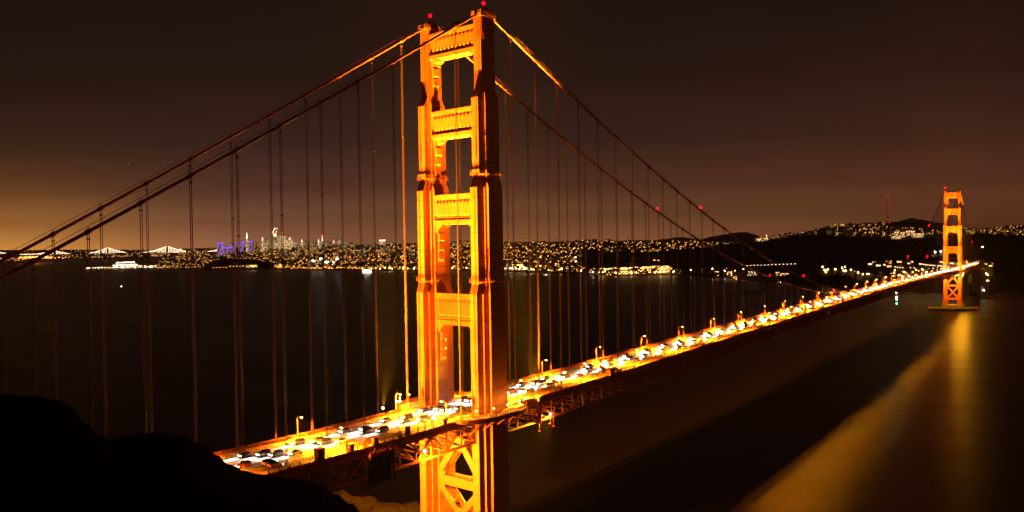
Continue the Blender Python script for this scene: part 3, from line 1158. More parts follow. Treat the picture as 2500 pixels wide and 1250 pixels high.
FL = 1.0
for x0, nm in ((0.0, 'near'), (L, 'far')):
    k_ = 1.0 if x0 == 0 else 0.85
    for s in (-1, 1):
        sd = 'near' if s < 0 else 'far'
        for dx in (-1, 1):
            ud = 'left' if dx < 0 else 'right'
            fp = flood_pair((x0 + dx * 21.5, s * 13.0, zr(x0) + 0.3),
                            'pair of bright floodlights on the %s railing just %s of the %s tower' % (sd, ud, nm), None)
            # low wash of the leg faces from the twin heads
            spot_at(fp, (0, 0, 3.9), (-dx * 13, s * 0.7, 26), 90000 * k_, 110, 1.0)
            # the main projector a little farther out, shining up the shafts and portal struts
            mp_ = empty('projector_floodlight', (x0 + dx * 29.3, s * 13.0, zr(x0 + dx * 29.3) + 0.3),
                        label='single projector floodlight on the %s railing, %s of the %s tower' % (sd, ud, nm), cat='floodlight', group='projector floodlights')
            mb = MB()
            mb.tube([(0, 0, 0), (0, 0, 3.0)], [0.12, 0.08], 8)
            mb.build('pole', M['steel'], mp_)
            lb = MB()
            lb.ball((0, 0, 3.3), 0.36, 8)
            lb.build('flood_lens', M['flood_lens'], mp_)
            X = -dx * 20.5
            for tz, e_, a_ in ((150, 10500000, 38), (78, 2100000, 46), (42, 650000, 56), (12, 250000, 84)):
                spot_at(mp_, (0, 0, 3.7), (X, 0, tz), e_ * k_, a_, 1.0)
            # work light under the deck edge, for the truss, the lower legs and the braces
            ug = empty('outrigger_floodlight', (x0 + dx * 36, s * 15.1, zr(x0) - 7.2),
                       label='strong outrigger floodlight under the deck, %s of the %s tower, %s edge' % (ud, nm, sd), cat='floodlight', group='outrigger floodlights')
            mb = MB()
            mb.box(-1.3, 1.3, -1.2, 1.2, -0.6, -0.45)
            for a, b_ in (((-1.3, -1.2), (1.3, -1.2)), ((1.3, -1.2), (1.3, 1.2)), ((-1.3, -1.2), (-1.3, 1.2)), ((-1.3, 1.2), (1.3, 1.2))):
                mb.beam((*a, 0.5), (*b_, 0.5), 0.07, 0.07)
                mb.beam((*a, -0.5), (*a, 0.5), 0.07, 0.07)
            mb.beam((0, 0, -0.6), (0, -s * 1.3, -1.4), 0.25, 0.25)
            mb.build('platform', M['steel'], ug)
            lb = MB()
            lb.ball((0, 0, 0.15), 0.36, 8)
            lb.build('flood_lens', M['flood_lens'], ug)
            dp = MB()  # pipe and head added to carry the spot clear of truss shadows
            dp.tube([(0, 0, -0.5), (0, 0, -3.5)], 0.08, 6)
            dp.frustum((-0.3, 0.3, -0.3, 0.3), (-0.15, 0.15, -0.15, 0.15), -3.75, -3.4)
            dp.build('added_drop_lamp', M['steel'], ug)
            spot_at(ug, (0, 0, -4.0), (-dx * 28, -s * 5, -20), (430000 if x0 == 0 else 200000), 110, 1.0)  # source set below the truss, away from the visible lens
            light('POINT', 'work_light', ug, (-dx * 0.6, s * -0.3, -0.9), 18000, FLOOD, radius=0.35)


# small globe lamps round the tower apron
def globe_lamp(loc, label):
    r_ = empty('globe_lamp', loc, label=label, cat='lamp', group='globe lamps on the tower aprons')
    mb = MB()
    mb.tube([(0, 0, 0), (0, 0, 2.9)], [0.12, 0.07], 8)
    mb.build('post', M['steel'], r_)
    gb = MB()
    gb.ball((0, 0, 3.15), 0.27, 8)
    gb.build('globe', M['lamp_head'], r_)
    light('POINT', 'lamp_light', r_, (0, 0, 3.15), 6500, (1.0, 0.5, 0.04), radius=0.27)
    return r_


for x0, nm in ((0.0, 'near'), (L, 'far')):
    for s in (-1, 1):
        for i, xx in enumerate((-14.5, -7.3, 0.3, 7.5, 14.0)):
            y = 13.4 + 8.9 * (1 - abs(xx / 18.5) ** 3.2) ** 0.5 - 0.35
            globe_lamp((x0 + xx, s * y, zr(x0) + 0.3), 'small globe lamp, %s from left on %s apron rail of %s tower' % (ORD[i], 'near' if s < 0 else 'far', nm))


# aircraft beacons
def beacon(loc, label, mast=0.8, r=0.42):
    r_ = empty('aircraft_beacon', loc, label=label, cat='beacon', group='red aircraft beacons')
    mb = MB()
    mb.tube([(0, 0, -mast), (0, 0, 0)], [0.22, 0.12], 6)
    mb.build('mast', M['dark_steel'], r_)
    gb = MB()
    gb.ball((0, 0, r * 0.8), r, 8, sz=1.1)
    gb.build('red_lens', M['red_lamp'], r_)
    return r_


beacon((0, -W, 225.0), 'red aircraft beacon on top of the near tower, the higher of its two', r=0.55)
beacon((0, W, 225.8), 'red aircraft beacon on top of the near tower, on its far leg', r=0.55)
beacon((L, W, 226.5), 'red aircraft beacon on top of the distant tower', mast=2.2, r=0.9)
for s in (-1, 1):
    nmc = 'near cable' if s < 0 else 'far cable'
    for i, x in enumerate((182.0, 363.0, 541.0, L - 363, L - 182)):
        if s < 0 and i == 2:
            continue
        beacon((x, s * W, zc(x) + 1.5), 'red beacon on the %s of the main span, %s from the near tower' % (nmc, ORD[i if not (s < 0 and i > 2) else i - 1]), r=0.5 + 0.35 * (x > 600))
beacon((1473.0, -W, zc(1473.0) + 1.5), 'red beacon on the cable beyond the distant tower', r=0.8)

# navigation lights hanging below the middle of the span
xm = 702.0
r_ = empty('navigation_light', (xm, -14.6, zr(xm) - 9.6), label='column of three white lamps over a green one hanging below midspan', cat='navigation light')
mb = MB()
mb.tube([(0, 0, 4), (0, 0, -10.5)], 0.12, 6)
mb.beam((0, 0, 4), (0, 1.4, 4), 0.2, 0.2)
mb.build('mast', M['dark_steel'], r_)
for i, z in enumerate((2.5, -2.2, -5.2)):
    gb = MB()
    gb.ball((0, 0, z), 0.6 if i else 0.4, 8)
    gb.build('white_lens', M['white_lamp'], r_)
gb = MB()
gb.ball((0, 0, -10.2), 0.75, 8)
gb.build('green_lens', M['green_lamp'], r_)
for nm, (xx, yy, zz) in (('centre of the near side', (L - 13.6, -1, 3.2)), ('top of the near side', (L - 13.2, 0.5, 11)), ('right tip', (L, -44, 5)), ('left tip', (L, 44, 5))):
    beacon((xx, yy, zz), 'small red lamp at the %s of the far tower pier' % nm, mast=0.6, r=0.45)
for i, (px, py) in enumerate(((1317, 1053), (1351, 1041))):
    d = ray(px, py)
    k_ = (-15.0 - CAM.y) / d.y
    q_ = CAM + d * k_
    beacon((q_.x, q_.y, q_.z), 'small red lamp under the deck edge right of the near tower, %s one' % ORD[i], mast=-(zr(q_.x) - 9.3 - q_.z), r=0.2)

# boxes, cabinets and works on the near sidewalk
def cabinet(x, y, wx, wy, h, label, m='dark_steel'):
    mb = MB()
    mb.box(-wx / 2, wx / 2, -wy / 2, wy / 2, 0.0, h)
    mb.box(-wx / 2 - 0.12, wx / 2 + 0.12, -wy / 2 - 0.12, wy / 2 + 0.12, h, h + 0.18)
    mb.box(-wx / 2 - 0.04, -wx / 2, -wy / 2 + 0.2, wy / 2 - 0.2, 0.2, h - 0.3)
    o = mb.build('utility_cabinet', M[m], loc=(x, y, zr(x) + 0.3))
    return tag(o, label, 'cabinet', 'cabinets on the near sidewalk')


cabinet(-79.5, -13.2, 2.6, 2.2, 3.6, 'large brown box cabin at the near railing, lowest left', 'cable')
cabinet(-66.8, -12.9, 1.6, 1.2, 2.4, 'small red-brown cabinet left of the leaning lamp post', 'cable')
cabinet(-56.5, -12.9, 2.0, 1.2, 2.2, 'reddish cabinet above the tarpaulin covered scaffold', 'cable')
cabinet(-42.0, -13.1, 1.4, 1.2, 3.0, 'dark cabinet between the scaffold and the near tower', 'cable')
cabinet(-23.6, -13.0, 1.1, 1.0, 2.3, 'dark cabinet beside the lamp left of the near tower', 'dark_steel')
cabinet(84.5, -13.9, 3.2, 2.2, 3.0, 'square box cabin on the near railing right of the near tower', 'cable')
cabinet(345.0, -13.9, 3.4, 2.2, 3.2, 'distant box cabin on the near railing at a third of the span', 'cable')
# scaffold wrapped in tarpaulin below the deck
r_ = empty('wrapped_scaffold', (-56.0, -14.9, zr(-56) - 1.6), label='scaffold wrapped in dark tarpaulin with red netting, hanging left of the near tower', cat='scaffold')
mb = MB()
nx, nz_ = 14, 10
for j in range(nz_ + 1):
    for i in range(nx + 1):
        u, v_ = i / nx, j / nz_
        mb.v.append((-5.4 + 10.8 * u, -0.8 - 0.22 * math.sin(u * 31) * v_ - 0.1 * math.sin(v_ * 17), -0.4 - 9.6 * v_ + 0.35 * u))
for j in range(nz_):
    for i in range(nx):
        a = j * (nx + 1) + i
        mb.f.append((a, a + nx + 1, a + nx + 2, a + 1))
        mb.m.append(0)
mb.box(-5.4, 5.4, -0.55, 0.0, -9.6, -0.2)
mb.build('tarpaulin', M['dark_cloth'], r_)
mb = MB()
for i in range(8):
    mb.box(-5.4 + i * 1.25, -4.3 + i * 1.25, -1.25, -0.95, -1.0 + 0.25 * math.sin(i * 2.1), 0.5 + 0.3 * math.sin(i * 1.7))
mb.build('safety_net', M['red_net'], r_)
mb = MB()
for i in range(6):
    mb.beam((-5.4 + i * 2.16, -1.0, -10.4), (-5.4 + i * 2.16, -1.0, 2.0), 0.1, 0.1)
mb.beam((-5.6, -1.0, 1.6), (5.6, -1.0, 1.8), 0.1, 0.1)
mb.build('scaffold_tube', M['dark_steel'], r_)
# post with a metal sleeve right of the tower
r_ = empty('access_gantry', (29.3, -14.4, zr(29) - 1.0), label='pale capped red gantry hanging on the truss just right of near tower', cat='gantry')
mb = MB()
mb.box(-1.3, 1.3, -1.1, 0.9, 0.2, 1.9)
mb.build('cap_box', M['pale_wall'], r_)
mb = MB()
mb.box(-0.6, 0.6, -0.8, 0.4, -9.0, 0.19)
for k in range(7):
    mb.box(-0.75, 0.75, -0.9, 0.5, -8.6 + k * 1.25, -8.4 + k * 1.25)
mb.build('ladder_shaft', M['red_net'], r_)
# signs on the lamp post at the left
mb = MB()
mb.box(-0.35, 0.35, -0.05, 0.0, 0, 1.0)
mb.box(-0.35, 0.35, -0.05, 0.0, 1.15, 2.0)
mb.box(-0.06, 0.06, 0.02, 0.10, -1.5, 2.2)
tag(mb.build('post_sign', M['pale_wall'], loc=(-68.6, -13.2, zr(-68) + 2.2)), 'two pale plates on the lamp post above the tarpaulin scaffold', 'sign')

# ================================================================== traffic: queue of cars with their lamps lit
def paint(i):
    c = [(0.35, 0.35, 0.36), (0.02, 0.02, 0.025), (0.55, 0.54, 0.52), (0.20, 0.02, 0.02), (0.03, 0.05, 0.12), (0.12, 0.12, 0.12)][i]
    nm = ['silver', 'black', 'white', 'dark red', 'blue', 'grey'][i]
    return nm, mat('car_paint_' + nm.replace(' ', '_'), c, 0.3)


def loft(mb, secs, mi=0):
    """secs: list of (x, halfwidth, z_low, z_high, top_halfwidth)"""
    b_ = len(mb.v)
    for x, hw, z0, z1, tw in secs:
        zm = z0 + (z1 - z0) * 0.45
        mb.v += [(x, -hw * 0.94, z0), (x, hw * 0.94, z0), (x, hw, zm), (x, tw, z1), (x, -tw, z1), (x, -hw, zm)]
    for i in range(len(secs) - 1):
        for k in range(6):
            a = b_ + i * 6 + k
            a2 = b_ + i * 6 + (k + 1) % 6
            mb.f.append((a, a2, a2 + 6, a + 6))
            mb.m.append(mi)
    mb.f.append(tuple(b_ + k for k in range(5, -1, -1)))
    mb.f.append(tuple(b_ + (len(secs) - 1) * 6 + k for k in range(6)))
    mb.m += [mi, mi]


def car_shapes(kind):
    """front of the car towards +x"""
    body, cab = MB(), MB()
    if kind == 'sedan':
        loft(body, [(-2.3, 0.80, 0.35, 0.80, 0.72), (-2.1, 0.88, 0.25, 0.98, 0.78), (-1.0, 0.90, 0.22, 1.0, 0.82), (0.9, 0.90, 0.22, 0.95, 0.82),
                    (1.9, 0.87, 0.25, 0.80, 0.74), (2.25, 0.78, 0.35, 0.66, 0.66)])
        loft(cab, [(-1.75, 0.74, 0.96, 1.0, 0.70), (-1.1, 0.76, 0.96, 1.42, 0.60), (0.15, 0.76, 0.94, 1.45, 0.60), (1.0, 0.74, 0.90, 0.96, 0.68)])
        ln = 2.27
    else:
        loft(body, [(-2.35, 0.84, 0.40, 1.05, 0.80), (-2.2, 0.92, 0.30, 1.12, 0.84), (0.9, 0.93, 0.28, 1.12, 0.86), (2.0, 0.90, 0.30, 1.00, 0.80), (2.35, 0.82, 0.42, 0.80, 0.72)])
        loft(cab, [(-2.25, 0.80, 1.10, 1.16, 0.78), (-2.0, 0.80, 1.10, 1.74, 0.68), (0.2, 0.80, 1.10, 1.76, 0.68), (1.15, 0.78, 1.06, 1.12, 0.72)])
        ln = 2.36
    wh = MB()
    a = [(0.0, -0.11, 0.0), (0.0, 0.11, 0.0)]
    wh.tube([(0, -0.11, 0), (0, 0.11, 0)], 0.33, 14)
    hl, tl = MB(), MB()
    hl.box(-0.10, 0.06, -0.19, 0.19, -0.09, 0.09)
    tl.box(-0.06, 0.06, -0.17, 0.17, -0.10, 0.10)
    return body, cab, wh, hl, tl, ln


CARP = {}
for kind in ('sedan', 'estate'):
    body, cab, wh, hl, tl, ln = car_shapes(kind)
    for pi_ in range(6):
        nm, pm = paint(pi_)
        CARP[kind, pi_] = (nm, body.mesh('body', pm), cab.mesh('cabin', M['glass']), wh.mesh('wheel', M['tyre']), hl.mesh('headlight', M['headlight']), tl.mesh('taillight', M['taillight']), ln)
        far = MB()
        far.v, far.f, far.m = list(body.v), list(body.f), list(body.m)
        far.add(cab.v, cab.f, 1)
        for s in (-0.6, 0.6):
            far.box(ln - 0.12, ln + 0.06, s - 0.2, s + 0.2, 0.55, 0.78, 2)
            far.box(-ln - 0.05, -ln + 0.05, s - 0.2, s + 0.2, 0.68, 0.9, 3)
        CARP[kind, pi_, 'far'] = far.mesh('car', [pm, M['glass'], M['headlight'], M['taillight']])

HEAD_E = 45000
rc = random.Random(11)
LANES_N = [7.75, 4.65, 1.55, -1.55]
LANES_S = [-4.65, -7.75]
LN_NAME = {7.75: 'outermost far lane', 4.65: 'second far lane', 1.55: 'third far lane', -1.55: 'fourth far lane', -4.65: 'inner near lane', -7.75: 'outer near lane'}
count = {}


def place_car(x, y, north):
    kind = rc.choice(('sedan', 'estate'))
    pi_ = rc.randrange(6)
    nm = CARP[kind, pi_][0]
    rz = PI if north else 0.0
    slope = zr(x + 1) - zr(x)
    k_ = max(0, int((x - 22.9) // 45.72)) if x > 22.9 else int((22.9 - x) // 45.72)
    side = 'right' if x > 22.9 else 'left'
    key = (side, k_, y)
    count[key] = count.get(key, 0) + 1
    lab = '%s car, %s lane, %s past %s lamp %s of near tower' % (
        nm, LN_NAME[y].replace(' lane', ''), ORD[count[key] - 1], ORD[min(k_, len(ORD) - 1)], side)
    grp = 'cars driving towards the near tower' if north else 'cars driving away from the near tower'
    near = x < 430
    if near:
        _, b_, c_, w_, h_, t_, ln = CARP[kind, pi_]
        r_ = empty('car', (x, y, zr(x)), rz, lab, 'car', grp)
        inst('body', b_, r_)
        inst('cabin', c_, r_)
        for wx in (-1.4, 1.4):
            for wy in (-0.82, 0.82):
                inst('wheel', w_, r_, (wx, wy, 0.33))
        for s in (-0.6, 0.6):
            inst('headlight', h_, r_, (ln - 0.02, s, 0.66))
            inst('taillight', t_, r_, (-ln, s, 0.80))
    else:
        r_ = inst('car', CARP[kind, pi_, 'far'], None, (x, y, zr(x)), rz)
        tag(r_, lab, 'car', grp)
        ln = 2.3
    if north:
        o = light('SPOT', 'headlight_beam', r_, (ln + 0.15, 0, 0.75), HEAD_E * (1 + 0.0 * (x > 400)), (1.0, 0.90, 0.72), (ln + 9, 0, -4.6), 58, 0.6, 0.12)
    return r_


for y in LANES_N:
    x = -118 + rc.uniform(0, 12)
    while x < XS + 120:
        place_car(x, y, True)
        x += rc.uniform(17, 22) if x < 330 else (rc.uniform(25, 33) if x < 700 else rc.uniform(34, 42))
for y in LANES_S:
    x = -112 + rc.uniform(0, 20)
    while x < XS + 60:
        place_car(x, y, False)
        x += rc.uniform(60, 100)

# ================================================================== the city across the water
def box_house(v):
    """small lit house: walls, gable or flat roof, a few lit windows on the two visible sides"""
    r = random.Random(100 + v)
    mb = MB()
    wx, wy, h = r.uniform(8, 12), r.uniform(9, 14), r.uniform(7, 13)
    mb.box(-wx / 2, wx / 2, -wy / 2, wy / 2, -6, h, 0)
    if r.random() < 0.55:
        mb.add([(-wx / 2 - .4, -wy / 2 - .4, h), (wx / 2 + .4, -wy / 2 - .4, h), (wx / 2 + .4, wy / 2 + .4, h), (-wx / 2 - .4, wy / 2 + .4, h), (0, -wy / 2 - .4, h + 3), (0, wy / 2 + .4, h + 3)],
               [(0, 3, 2, 1), (0, 1, 4), (1, 2, 5, 4), (2, 3, 5), (3, 0, 4, 5)], 1)
    else:
        mb.box(-wx / 2 - .3, wx / 2 + .3, -wy / 2 - .3, wy / 2 + .3, h, h + 0.7, 1)
    rows = int(h // 3)
    mi = r.choice((2, 2, 3, 3, 4, 5))
    for j in range(rows):
        for i in range(3):
            if r.random() < 0.17:
                y = -wy / 2 + wy * (i + 0.5) / 3
                mb.box(-wx / 2 - 0.15, -wx / 2 + 0.1, y - 1.0, y + 1.0, 1.0 + 3 * j, 2.8 + 3 * j, mi if r.random() < 0.8 else 5)
            if r.random() < 0.10:
                xx = -wx / 2 + wx * (i + 0.5) / 3
                mb.box(xx - 0.9, xx + 0.9, -wy / 2 - 0.15, -wy / 2 + 0.1, 1.0 + 3 * j, 2.8 + 3 * j, mi)
    return mb


HM = [M['house_wall'], M['roof'], WIN[0], WIN[1], WIN[2], WIN[3]]
HB = [box_house(i) for i in range(12)]
HMESH = [b_.mesh('hillside_house', HM) for b_ in HB]
LAMPC = [M['gold_light'], WIN[0], M['lamp_head']]


def append_rot(dst, src, loc, rz, sc_=1.0):
    cs, sn = math.cos(rz), math.sin(rz)
    dst.add([(loc[0] + (x * cs - y * sn) * sc_, loc[1] + (x * sn + y * cs) * sc_, loc[2] + z * sc_) for x, y, z in src.v], src.f)
    dst.m[-len(src.f):] = src.m


rh = random.Random(5)
pool = []
def scatter(land, px0, px1, n, t0, t1, sc_=(1.0, 1.5), rz0=0.65, keep=None):
    k = 0
    while k < n:
        px = rh.uniform(px0, px1)
        tt = rh.uniform(t0, t1)
        if keep and not keep(px, tt):
            continue
        # clustered: dark blocks of trees between lit streets
        q_ = land.point(px, tt)
        nv = noise.noise(Vector((q_.x * 0.006, q_.y * 0.006, 7)))
        if nv < -0.12 and rh.random() < 0.8:
            k += 0.3
            continue
        pool.append(((q_ - CAM).length, q_, rz0 + rh.choice((0, 0, 0.15, -0.15)), rh.uniform(*sc_)))
        k += 1


scatter(CITY, 385, 500, 260, 0.04, 0.98)
scatter(CITY, 500, 700, 420, 0.12, 0.98)
scatter(CITY, 700, 1000, 900, 0.04, 0.98, (1.1, 1.7))
scatter(CITY, 1000, 1240, 620, 0.04, 0.98, (1.1, 1.6))
scatter(CITY, 1240, 1420, 380, 0.05, 0.98)
scatter(CITY, 1420, 1800, 360, 0.60, 1.0)
scatter(PRESIDIO, 1440, 1660, 60, 0.02, 0.25)
scatter(PEAKS, 1850, 2000, 80, 0.55, 0.98, (1.6, 2.2), 0.2)
scatter(PEAKS, 2020, 2180, 170, 0.35, 0.95, (1.6, 2.2), 0.2)
scatter(PEAKS, 2180, 2340, 50, 0.35, 0.6, (1.6, 2.2), 0.2)
scatter(PEAKS, 2345, 2500, 170, 0.4, 0.97, (1.5, 2.0), 0.2)
pool.sort(key=lambda a: a[0] / a[3])
for i, (d, q_, rz, s_) in enumerate(pool[:290]):
    o = inst('hillside_house', HMESH[i % 12], None, q_, rz)
    o.scale = (s_, s_, s_)
    px_ = 1250 - (math.atan2(q_.y - CAM.y, q_.x - CAM.x) - YAW) * F
    if px_ < 1030:
        lab = 'small lit house on the slope left of near tower'
    elif px_ < 1240:
        lab = 'small lit house on the slope behind near tower'
    elif px_ < 1700:
        lab = 'small lit house on the slope right of near tower'
    else:
        lab = 'small lit house on the hills by the distant tower'
    tag(o, lab, 'house', lab.replace('house', 'houses'))
mb = MB()
for i, (d, q_, rz, s_) in enumerate(pool[290:]):
    append_rot(mb, HB[i % 12], q_, rz, s_)
tag(mb.build('distant_houses', HM), 'thousands of lit windows of houses covering the city hills', 'houses', kind='stuff')


# street lamps in the city, seen as points of light
LMB = []
for mi in range(5):
    b_ = MB()
    b_.tube([(0, 0, -3), (0, 0, 8.2)], 0.25, 5, 0)
    b_.ball((0, 0, 9), 1.0 if mi < 3 else 1.8, 6, 1)
    LMB.append(b_)
LC = [WIN[0], M['gold_light'], M['gold_light'], M['lamp_head'], M['white_lamp']]
LME = [b_.mesh('city_street_lamp', [M['dark_steel'], LC[i]]) for i, b_ in enumerate(LMB)]
lamps = []


def lamp_row(land, pts, n, jitter=0.0, big=0.3):
    """a row of lamps along a street given as photo-column / depth pairs"""
    for i in range(n):
        u = i / max(1, n - 1) * (len(pts) - 1)
        k = min(int(u), len(pts) - 2)
        f_ = u - k
        px = pts[k][0] * (1 - f_) + pts[k + 1][0] * f_ + rh.gauss(0, jitter * 4)
        tt = pts[k][1] * (1 - f_) + pts[k + 1][1] * f_ + rh.gauss(0, jitter * 0.02)
        lamps.append((land.point(px, max(0.002, tt)), rh.random() < big))


lamp_row(CITY, [(520, 0.02), (700, 0.025), (1030, 0.02)], 60, 0.6, 0.5)
lamp_row(CITY, [(600, 0.07), (1030, 0.07)], 60, 1.5, 0.4)
lamp_row(CITY, [(720, 0.035), (1010, 0.04)], 40, 2.0, 0.6)
lamp_row(CITY, [(740, 0.12), (960, 0.14)], 34, 2.5, 0.3)
lamp_row(CITY, [(1040, 0.03), (1240, 0.05), (1300, 0.04)], 26, 0.8, 0.5)
lamp_row(CITY, [(1235, 0.10), (1420, 0.09)], 34, 1.8, 0.6)
lamp_row(CITY, [(388, 0.02), (520, 0.02)], 26, 1.0, 0.5)
lamp_row(PRESIDIO, [(1444, 0.03), (1560, 0.05), (1640, 0.05)], 26, 1.0, 0.7)
lamp_row(PRESIDIO, [(1640, 0.10), (1740, 0.13), (1815, 0.16)], 9, 1.0, 0.6)
lamp_row(PRESIDIO, [(2005, 0.26), (2060, 0.27), (2100, 0.26), (2180, 0.24)], 22, 1.6, 0.7)
lamp_row(PRESIDIO, [(2110, 0.27), (2200, 0.28), (2300, 0.28), (2420, 0.27)], 40, 1.4, 0.8)
lamp_row(PRESIDIO, [(2190, 0.20), (2300, 0.22), (2415, 0.20)], 40, 1.0, 0.8)
for st in range(70):      # streets climbing the hills
    px = rh.uniform(700, 1420)
    t0 = rh.uniform(0.05, 0.6)
    lamp_row(CITY, [(px, t0), (px + rh.uniform(-25, 25), t0 + rh.uniform(0.15, 0.4))], rh.randint(5, 9), 0.2, 0.12)
lamp_row(PEAKS, [(2455, 0.38), (2485, 0.85)], 12, 0.3, 0.5)
lamp_row(PEAKS, [(2436, 0.42), (2460, 0.65)], 9, 0.3, 0.5)
lamp_row(PEAKS, [(2408, 0.40), (2425, 0.52)], 6, 0.3, 0.5)
lamp_row(CITY, [(1480, 0.9), (1800, 0.97)], 30, 1.5, 0.3)
lamps.sort(key=lambda a: (a[0] - CAM).length)
for i, (q_, big) in enumerate(lamps[:270]):
    k = 3 if big else rh.choice((0, 1, 2, 2, 4))
    o = inst('city_street_lamp', LME[k], None, q_)
    px_ = 1250 - (math.atan2(q_.y - CAM.y, q_.x - CAM.x) - YAW) * F
    if px_ < 1040:
        lab = 'street lamp on the waterfront left of near tower'
    elif px_ < 1430:
        lab = 'street lamp on the shore right of near tower'
    elif px_ < 1900:
        lab = 'street lamp beside the gold-lit shore sheds'
    else:
        lab = 'street lamp around the plaza behind distant tower'
    tag(o, lab, 'street lamp', lab.replace('street lamp', 'street lamps'))
mb = MB()
for q_, big in lamps[270:]:
    append_rot(mb, LMB[1], q_, 0)
for k in range(3600):
    px = rh.choice((rh.uniform(385, 1430), rh.uniform(600, 1240), rh.gauss(810, 90)))
    q_ = CITY.point(px, rh.uniform(0.03, 0.95))
    if px > 1430 or px < 385 or (noise.noise(Vector((q_.x * 0.0035, q_.y * 0.0035, 2))) < -0.05 and rh.random() < 0.85):
        continue
    append_rot(mb, LMB[1], q_, 0, 0.85)
tag(mb.build('distant_street_lamps', [M['dark_steel'], M['gold_light']]), 'countless tiny street lamps speckling the city hills', 'lamps', kind='stuff')


# towers of the downtown skyline with lit office windows
def facade(name, seed, lit=0.45, strength=3.0, warm=(1.0, 0.66, 0.32), cell=(4.5, 4.2), wall=(0.10, 0.07, 0.05)):
    m = bpy.data.materials.new(name)
    m.use_nodes = True
    t = m.node_tree
    p = t.nodes['Principled BSDF']
    p.inputs['Base Color'].default_value = (*wall, 1)
    p.inputs['Roughness'].default_value = 0.7
    c = nd(t, 'ShaderNodeTexCoord')
    s = nd(t, 'ShaderNodeSeparateXYZ')
    t.links.new(c.outputs['Object'], s.inputs[0])
    hx = m2(t, 'ADD', s.outputs[0], m2(t, 'MULTIPLY', s.outputs[1], 1.0))
    cx = m2(t, 'FLOOR', m2(t, 'DIVIDE', hx, cell[0]))
    cz = m2(t, 'FLOOR', m2(t, 'DIVIDE', s.outputs[2], cell[1]))
    cmb = nd(t, 'ShaderNodeCombineXYZ')
    t.links.new(cx, cmb.inputs[0])
    t.links.new(cz, cmb.inputs[1])
    cmb.inputs[2].default_value = seed
    wn = nd(t, 'ShaderNodeTexWhiteNoise', noise_dimensions='3D')
    t.links.new(cmb.outputs[0], wn.inputs['Vector'])
    on = m2(t, 'GREATER_THAN', wn.outputs['Value'], 1 - lit)
    fx = m2(t, 'FRACT', m2(t, 'DIVIDE', hx, cell[0]))
    fz = m2(t, 'FRACT', m2(t, 'DIVIDE', s.outputs[2], cell[1]))
    wnd = m2(t, 'MULTIPLY', m2(t, 'LESS_THAN', fx, 0.8), m2(t, 'LESS_THAN', fz, 0.7))
    var = m2(t, 'MULTIPLY_ADD', wn.outputs['Value'], 1.2, 0.2)
    st = m2(t, 'MULTIPLY', m2(t, 'MULTIPLY', on, wnd), m2(t, 'MULTIPLY', var, strength))
    p.inputs['Emission Color'].default_value = (*warm, 1)
    t.links.new(st, p.inputs['Emission Strength'])
    m.cycles.emission_sampling = 'NONE'
    return m


FAC = [facade('office_windows_warm', 1, 0.30, 1.5), facade('office_windows_gold', 2, 0.28, 1.4, (1.0, 0.50, 0.16)),
       facade('office_windows_bright', 3, 0.50, 2.0, (1.0, 0.62, 0.28)), facade('office_windows_sparse', 4, 0.14, 1.4),
       facade('flat_windows', 5, 0.25, 1.3, (1.0, 0.6, 0.28), (6, 3.2))]
VIO = facade('office_windows_violet', 6, 0.3, 1.6, (0.75, 0.35, 1.0))


def tower_block(px, top, wpx, D, m, name='office_tower', label=None, crown=None, spire=None, step=0, base=None, cat='tower block'):
    """an upright block at true distance D whose top reaches photo row `top`; wpx is its width in photo pixels"""
    q_ = at(px, top, D)
    wd = wpx * D / F
    h = q_.z
    zb = -10
    mb = MB()
    hx = hy = wd / 2 / 1.15
    if step:
        mb.box(-hx, hx, -hy, hy, zb, h * 0.72)
        mb.box(-hx * 0.72, hx * 0.72, -hy * 0.72, hy * 0.72, h * 0.72, h)
    else:
        mb.box(-hx, hx, -hy, hy, zb, h)
    mb.box(-hx * 0.5, hx * 0.5, -hy * 0.5, hy * 0.5, h, h + 4, 1)
    mats = [m, M['roof']]
    if crown:
        k = hx * (0.72 if step else 1) + 0.5
        mb.box(-k, k, -k, k, h - 9, h - 3.5, 2)
        mats.append(crown)
    if spire:
        q2 = at(px, spire, D)
        mb.tube([(0, 0, h), (0, 0, q2.z)], [hx * 0.4, 0.8], 6, len(mats))
        mats.append(WIN[2])
    rz = YAW - (px - 1250) / F + 0.5
    o = mb.build(name, mats, loc=(q_.x, q_.y, 0))
    o.rotation_euler = (0, 0, rz)
    return tag(o, label, cat)


DT = 7600
tower_block(537, 592, 12, DT, VIO, label='flat-topped office tower with violet crown light, leftmost of the skyline', crown=M['violet'])
tower_block(567, 593, 8, DT, VIO, label='narrow violet-lit office tower between the two violet crowned towers')
tower_block(556, 603, 24, DT - 60, VIO, label='low wide violet-lit block between the violet crowned towers', crown=M['violet'])
tower_block(588, 590, 12, DT, VIO, label='office tower with violet crown just left of the pyramid', crown=M['violet'])
tower_block(611, 588, 9, DT, VIO, label='office tower with pinkish top just right of the pyramid', crown=M['violet'])
tower_block(620, 592, 12, DT, FAC[3], label='dark office block between the pyramid and the stepped tower')
tower_block(641, 588, 9, DT, FAC[2], label='slim office tower with a thin spire, left of the crane tower', spire=579, step=1)
tower_block(653, 584, 13, DT, FAC[0], label='broad warm-lit office tower left of the crane tower')
tower_block(660, 594, 12, DT - 80, FAC[1], label='short gold-lit block below the broad warm-lit tower')
tower_block(688, 574, 18, DT, FAC[2], label='wide flat-topped tower full of bright windows right of the crane tower')
tower_block(678, 592, 14, DT - 120, FAC[2], label='bright low block at the foot of the crane tower')
tower_block(707, 586, 14, DT, FAC[2], label='bright office tower with a small mast, right of the wide flat-topped tower', spire=580)
tower_block(723, 590, 12, DT, FAC[0], label='office tower between the bright masted tower and a church-like spire')
